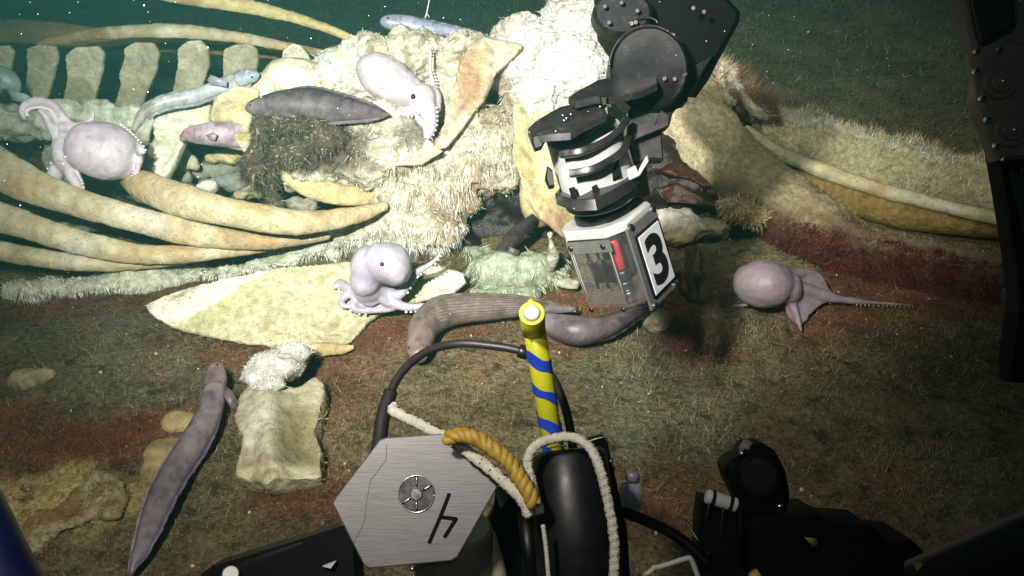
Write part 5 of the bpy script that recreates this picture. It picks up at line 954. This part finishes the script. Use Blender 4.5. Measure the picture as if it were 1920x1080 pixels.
mb = MB(); tube(mb, [D(1285, 975, 1.06), D(1300, 1000, 1.05), D(1318, 1025, 1.04), D(1328, 1040, 1.03)], .0018, 16, 8); obj('thin_wire', mb, m_gun, cl)
hd = MB(); tube(hd, [D(1195, 1085, .95), D(1222, 1070, .95), D(1226, 1064, .95), D(1240, 1062, .95), D(1285, 1048, .95), D(1296, 1050, .95), D(1310, 1085, .95)], .0030, 40, 10); tag(obj('wire_handle', hd, m_white), 'bent white wire handle at the bottom edge right of the black cylinder', 'handle')
# jar
jr = thing('jar', D(1185, 960, 1.08), 'small clouded plastic jar with a dark cap, right of the black cylinder', 'jar')
mb = MB(); cyl(mb, D(1183, 905, 1.07), D(1182, 958, 1.08), .0145, 24, None, .004, .0135); obj('jar_body', mb, m_jar, jr); mb = MB(); cyl(mb, D(1186, 884, 1.07), D(1185, 902, 1.07), .009, 16, None, .002); obj('jar_cap', mb, plain('mauve_cap', (.14, .12, .16), .4), jr)
mb = MB(); cyl(mb, D(1183, 915, 1.08), D(1182, 952, 1.088), .010, 16, None, .003); obj('jar_contents', mb, plain('grey_contents', (.26, .27, .34), .5, 0, .4, 90), jr)
# camera head and bulky gear at lower right
ch_ = thing('camera_head', D(1410, 960, 1.05), 'round black camera housing standing over the mud at the lower right', 'camera')
mb = MB(); prismpx(mb, [(1362, 880), (1372, 866), (1392, 856), (1402, 838), (1436, 834), (1458, 848), (1478, 886), (1486, 930), (1480, 965), (1400, 970), (1378, 925), (1366, 900)], 1.05, .06, .008); cyl(mb, D(1425, 895, 1.03), D(1425, 895, 1.06), .026, 24, None, .004); v, n, f = remesh(mb, .003, 4); obj('camera_shell', None, m_dark, ch_, v=v, f=f)
mb = MB(); cyl(mb, D(1403, 833, 1.07), D(1396, 846, 1.06), .008, 14, None, .001); obj('camera_knob', mb, plain('mauve_knob', (.10, .08, .09), .5), ch_)
mb = MB(); sphere(mb, D(1391, 850, 1.045), .0028, 2); sphere(mb, D(1462, 949, 1.045), .0035, 2); obj('camera_screw', mb, m_steel, ch_)
bt = thing('banded_cylinder', D(1350, 1000, 1.02), 'black box with a white banded tube on its top edge beside the round camera housing', 'cylinder')
mb = MB(); cyl(mb, D(1324, 930, 1.02), D(1382, 948, 1.02), .0085, 18, None, .002); flat(obj('white_tube', mb, m_white, bt)); mb = MB(); prismpx(mb, [(1320, 938), (1384, 956), (1400, 1120), (1312, 1120), (1314, 980)], 1.03, .05, .004); flat(obj('box_body', mb, m_dark, bt))
for x, y in ((1333, 933), (1366, 942)): mb = MB(); cyl(mb, D(x, y, 1.019), D(x + 5, y + 1.5, 1.019), .0095, 18); obj('band', mb, m_ink, bt)
mb = MB(); tube(mb, [D(1330, 945, 1.012), D(1324, 975, 1.012)], .0012, 5, 5); tube(mb, [D(1356, 952, 1.012), D(1351, 1000, 1.012)], .0012, 5, 5); obj('strap', mb, m_gun, bt)
gb = thing('gear_block', D(1560, 1080, 1.05), 'large unlit black block of vehicle gear filling the lower right edge', 'equipment')
mb = MB(); prismpx(mb, [(1395, 968), (1440, 962), (1486, 972), (1540, 968), (1572, 986), (1640, 990), (1662, 1012), (1716, 1016), (1750, 1050), (1790, 1120), (1390, 1120)], 1.06, .10, .010); flat(obj('block_body', mb, m_dark, gb)); mb = MB(); slab(mb, [D(1508, 1008, 1.045), D(1530, 1010, 1.045), D(1534, 1022, 1.045), D(1526, 1026, 1.045)], CF * .003); obj('yellow_tab', mb, plain('olive_tab', (.12, .10, .04), .6), gb)
mb = MB(); cyl(mb, D(1411, 1072, 1.0), D(1425, 1092, 1.0), .006, 10); obj('yellow_plug', mb, m_yrope, gb)
br = thing('boom', D(1850, 1060, .85), 'dark round boom crossing the lower right corner', 'boom')
mb = MB(); cyl(mb, D(1720, 1100, .88), D(2000, 985, .80), .026, 24, None, .004); flat(obj('boom_tube', mb, m_black, br)); mb = MB(); slab(mb, [D(1716, 1058, .86), D(1740, 1056, .86), D(1745, 1090, .86), D(1725, 1090, .86)], CF * .004); obj('yellow_mark', mb, plain('dull_yellow', (.14, .12, .02), .5), br)
# blue bumper lower left
mb = MB(); tube(mb, [D(-100, 880, .5), D(-55, 960, .5), D(-25, 1020, .5), D(15, 1100, .5), D(45, 1160, .5)], .018, 40, 20); tag(obj('bumper_hose', mb, m_navy), 'dark blue rubber bumper crossing the lower left corner', 'bumper')
# ================================================================== water haze
mb = MB(); box(mb, (0, 42, 1.2), ((1, 0, 0), (0, 1, 0), (0, 0, 1)), (58, 46.5, 2.6))
hz_m = bpy.data.materials.new('water_haze'); hz_m.use_nodes = True; nt = hz_m.node_tree; nt.nodes.clear()
out = nt.nodes.new('ShaderNodeOutputMaterial'); pv_ = nt.nodes.new('ShaderNodeVolumePrincipled'); pv_.inputs['Color'].default_value = (.20, .80, .68, 1)
pv_.inputs['Density'].default_value = .017; pv_.inputs['Anisotropy'].default_value = .0
nt.links.new(pv_.outputs[0], out.inputs['Volume'])
hz = obj('haze', mb, hz_m, smooth=False); hz['kind'] = 'stuff'
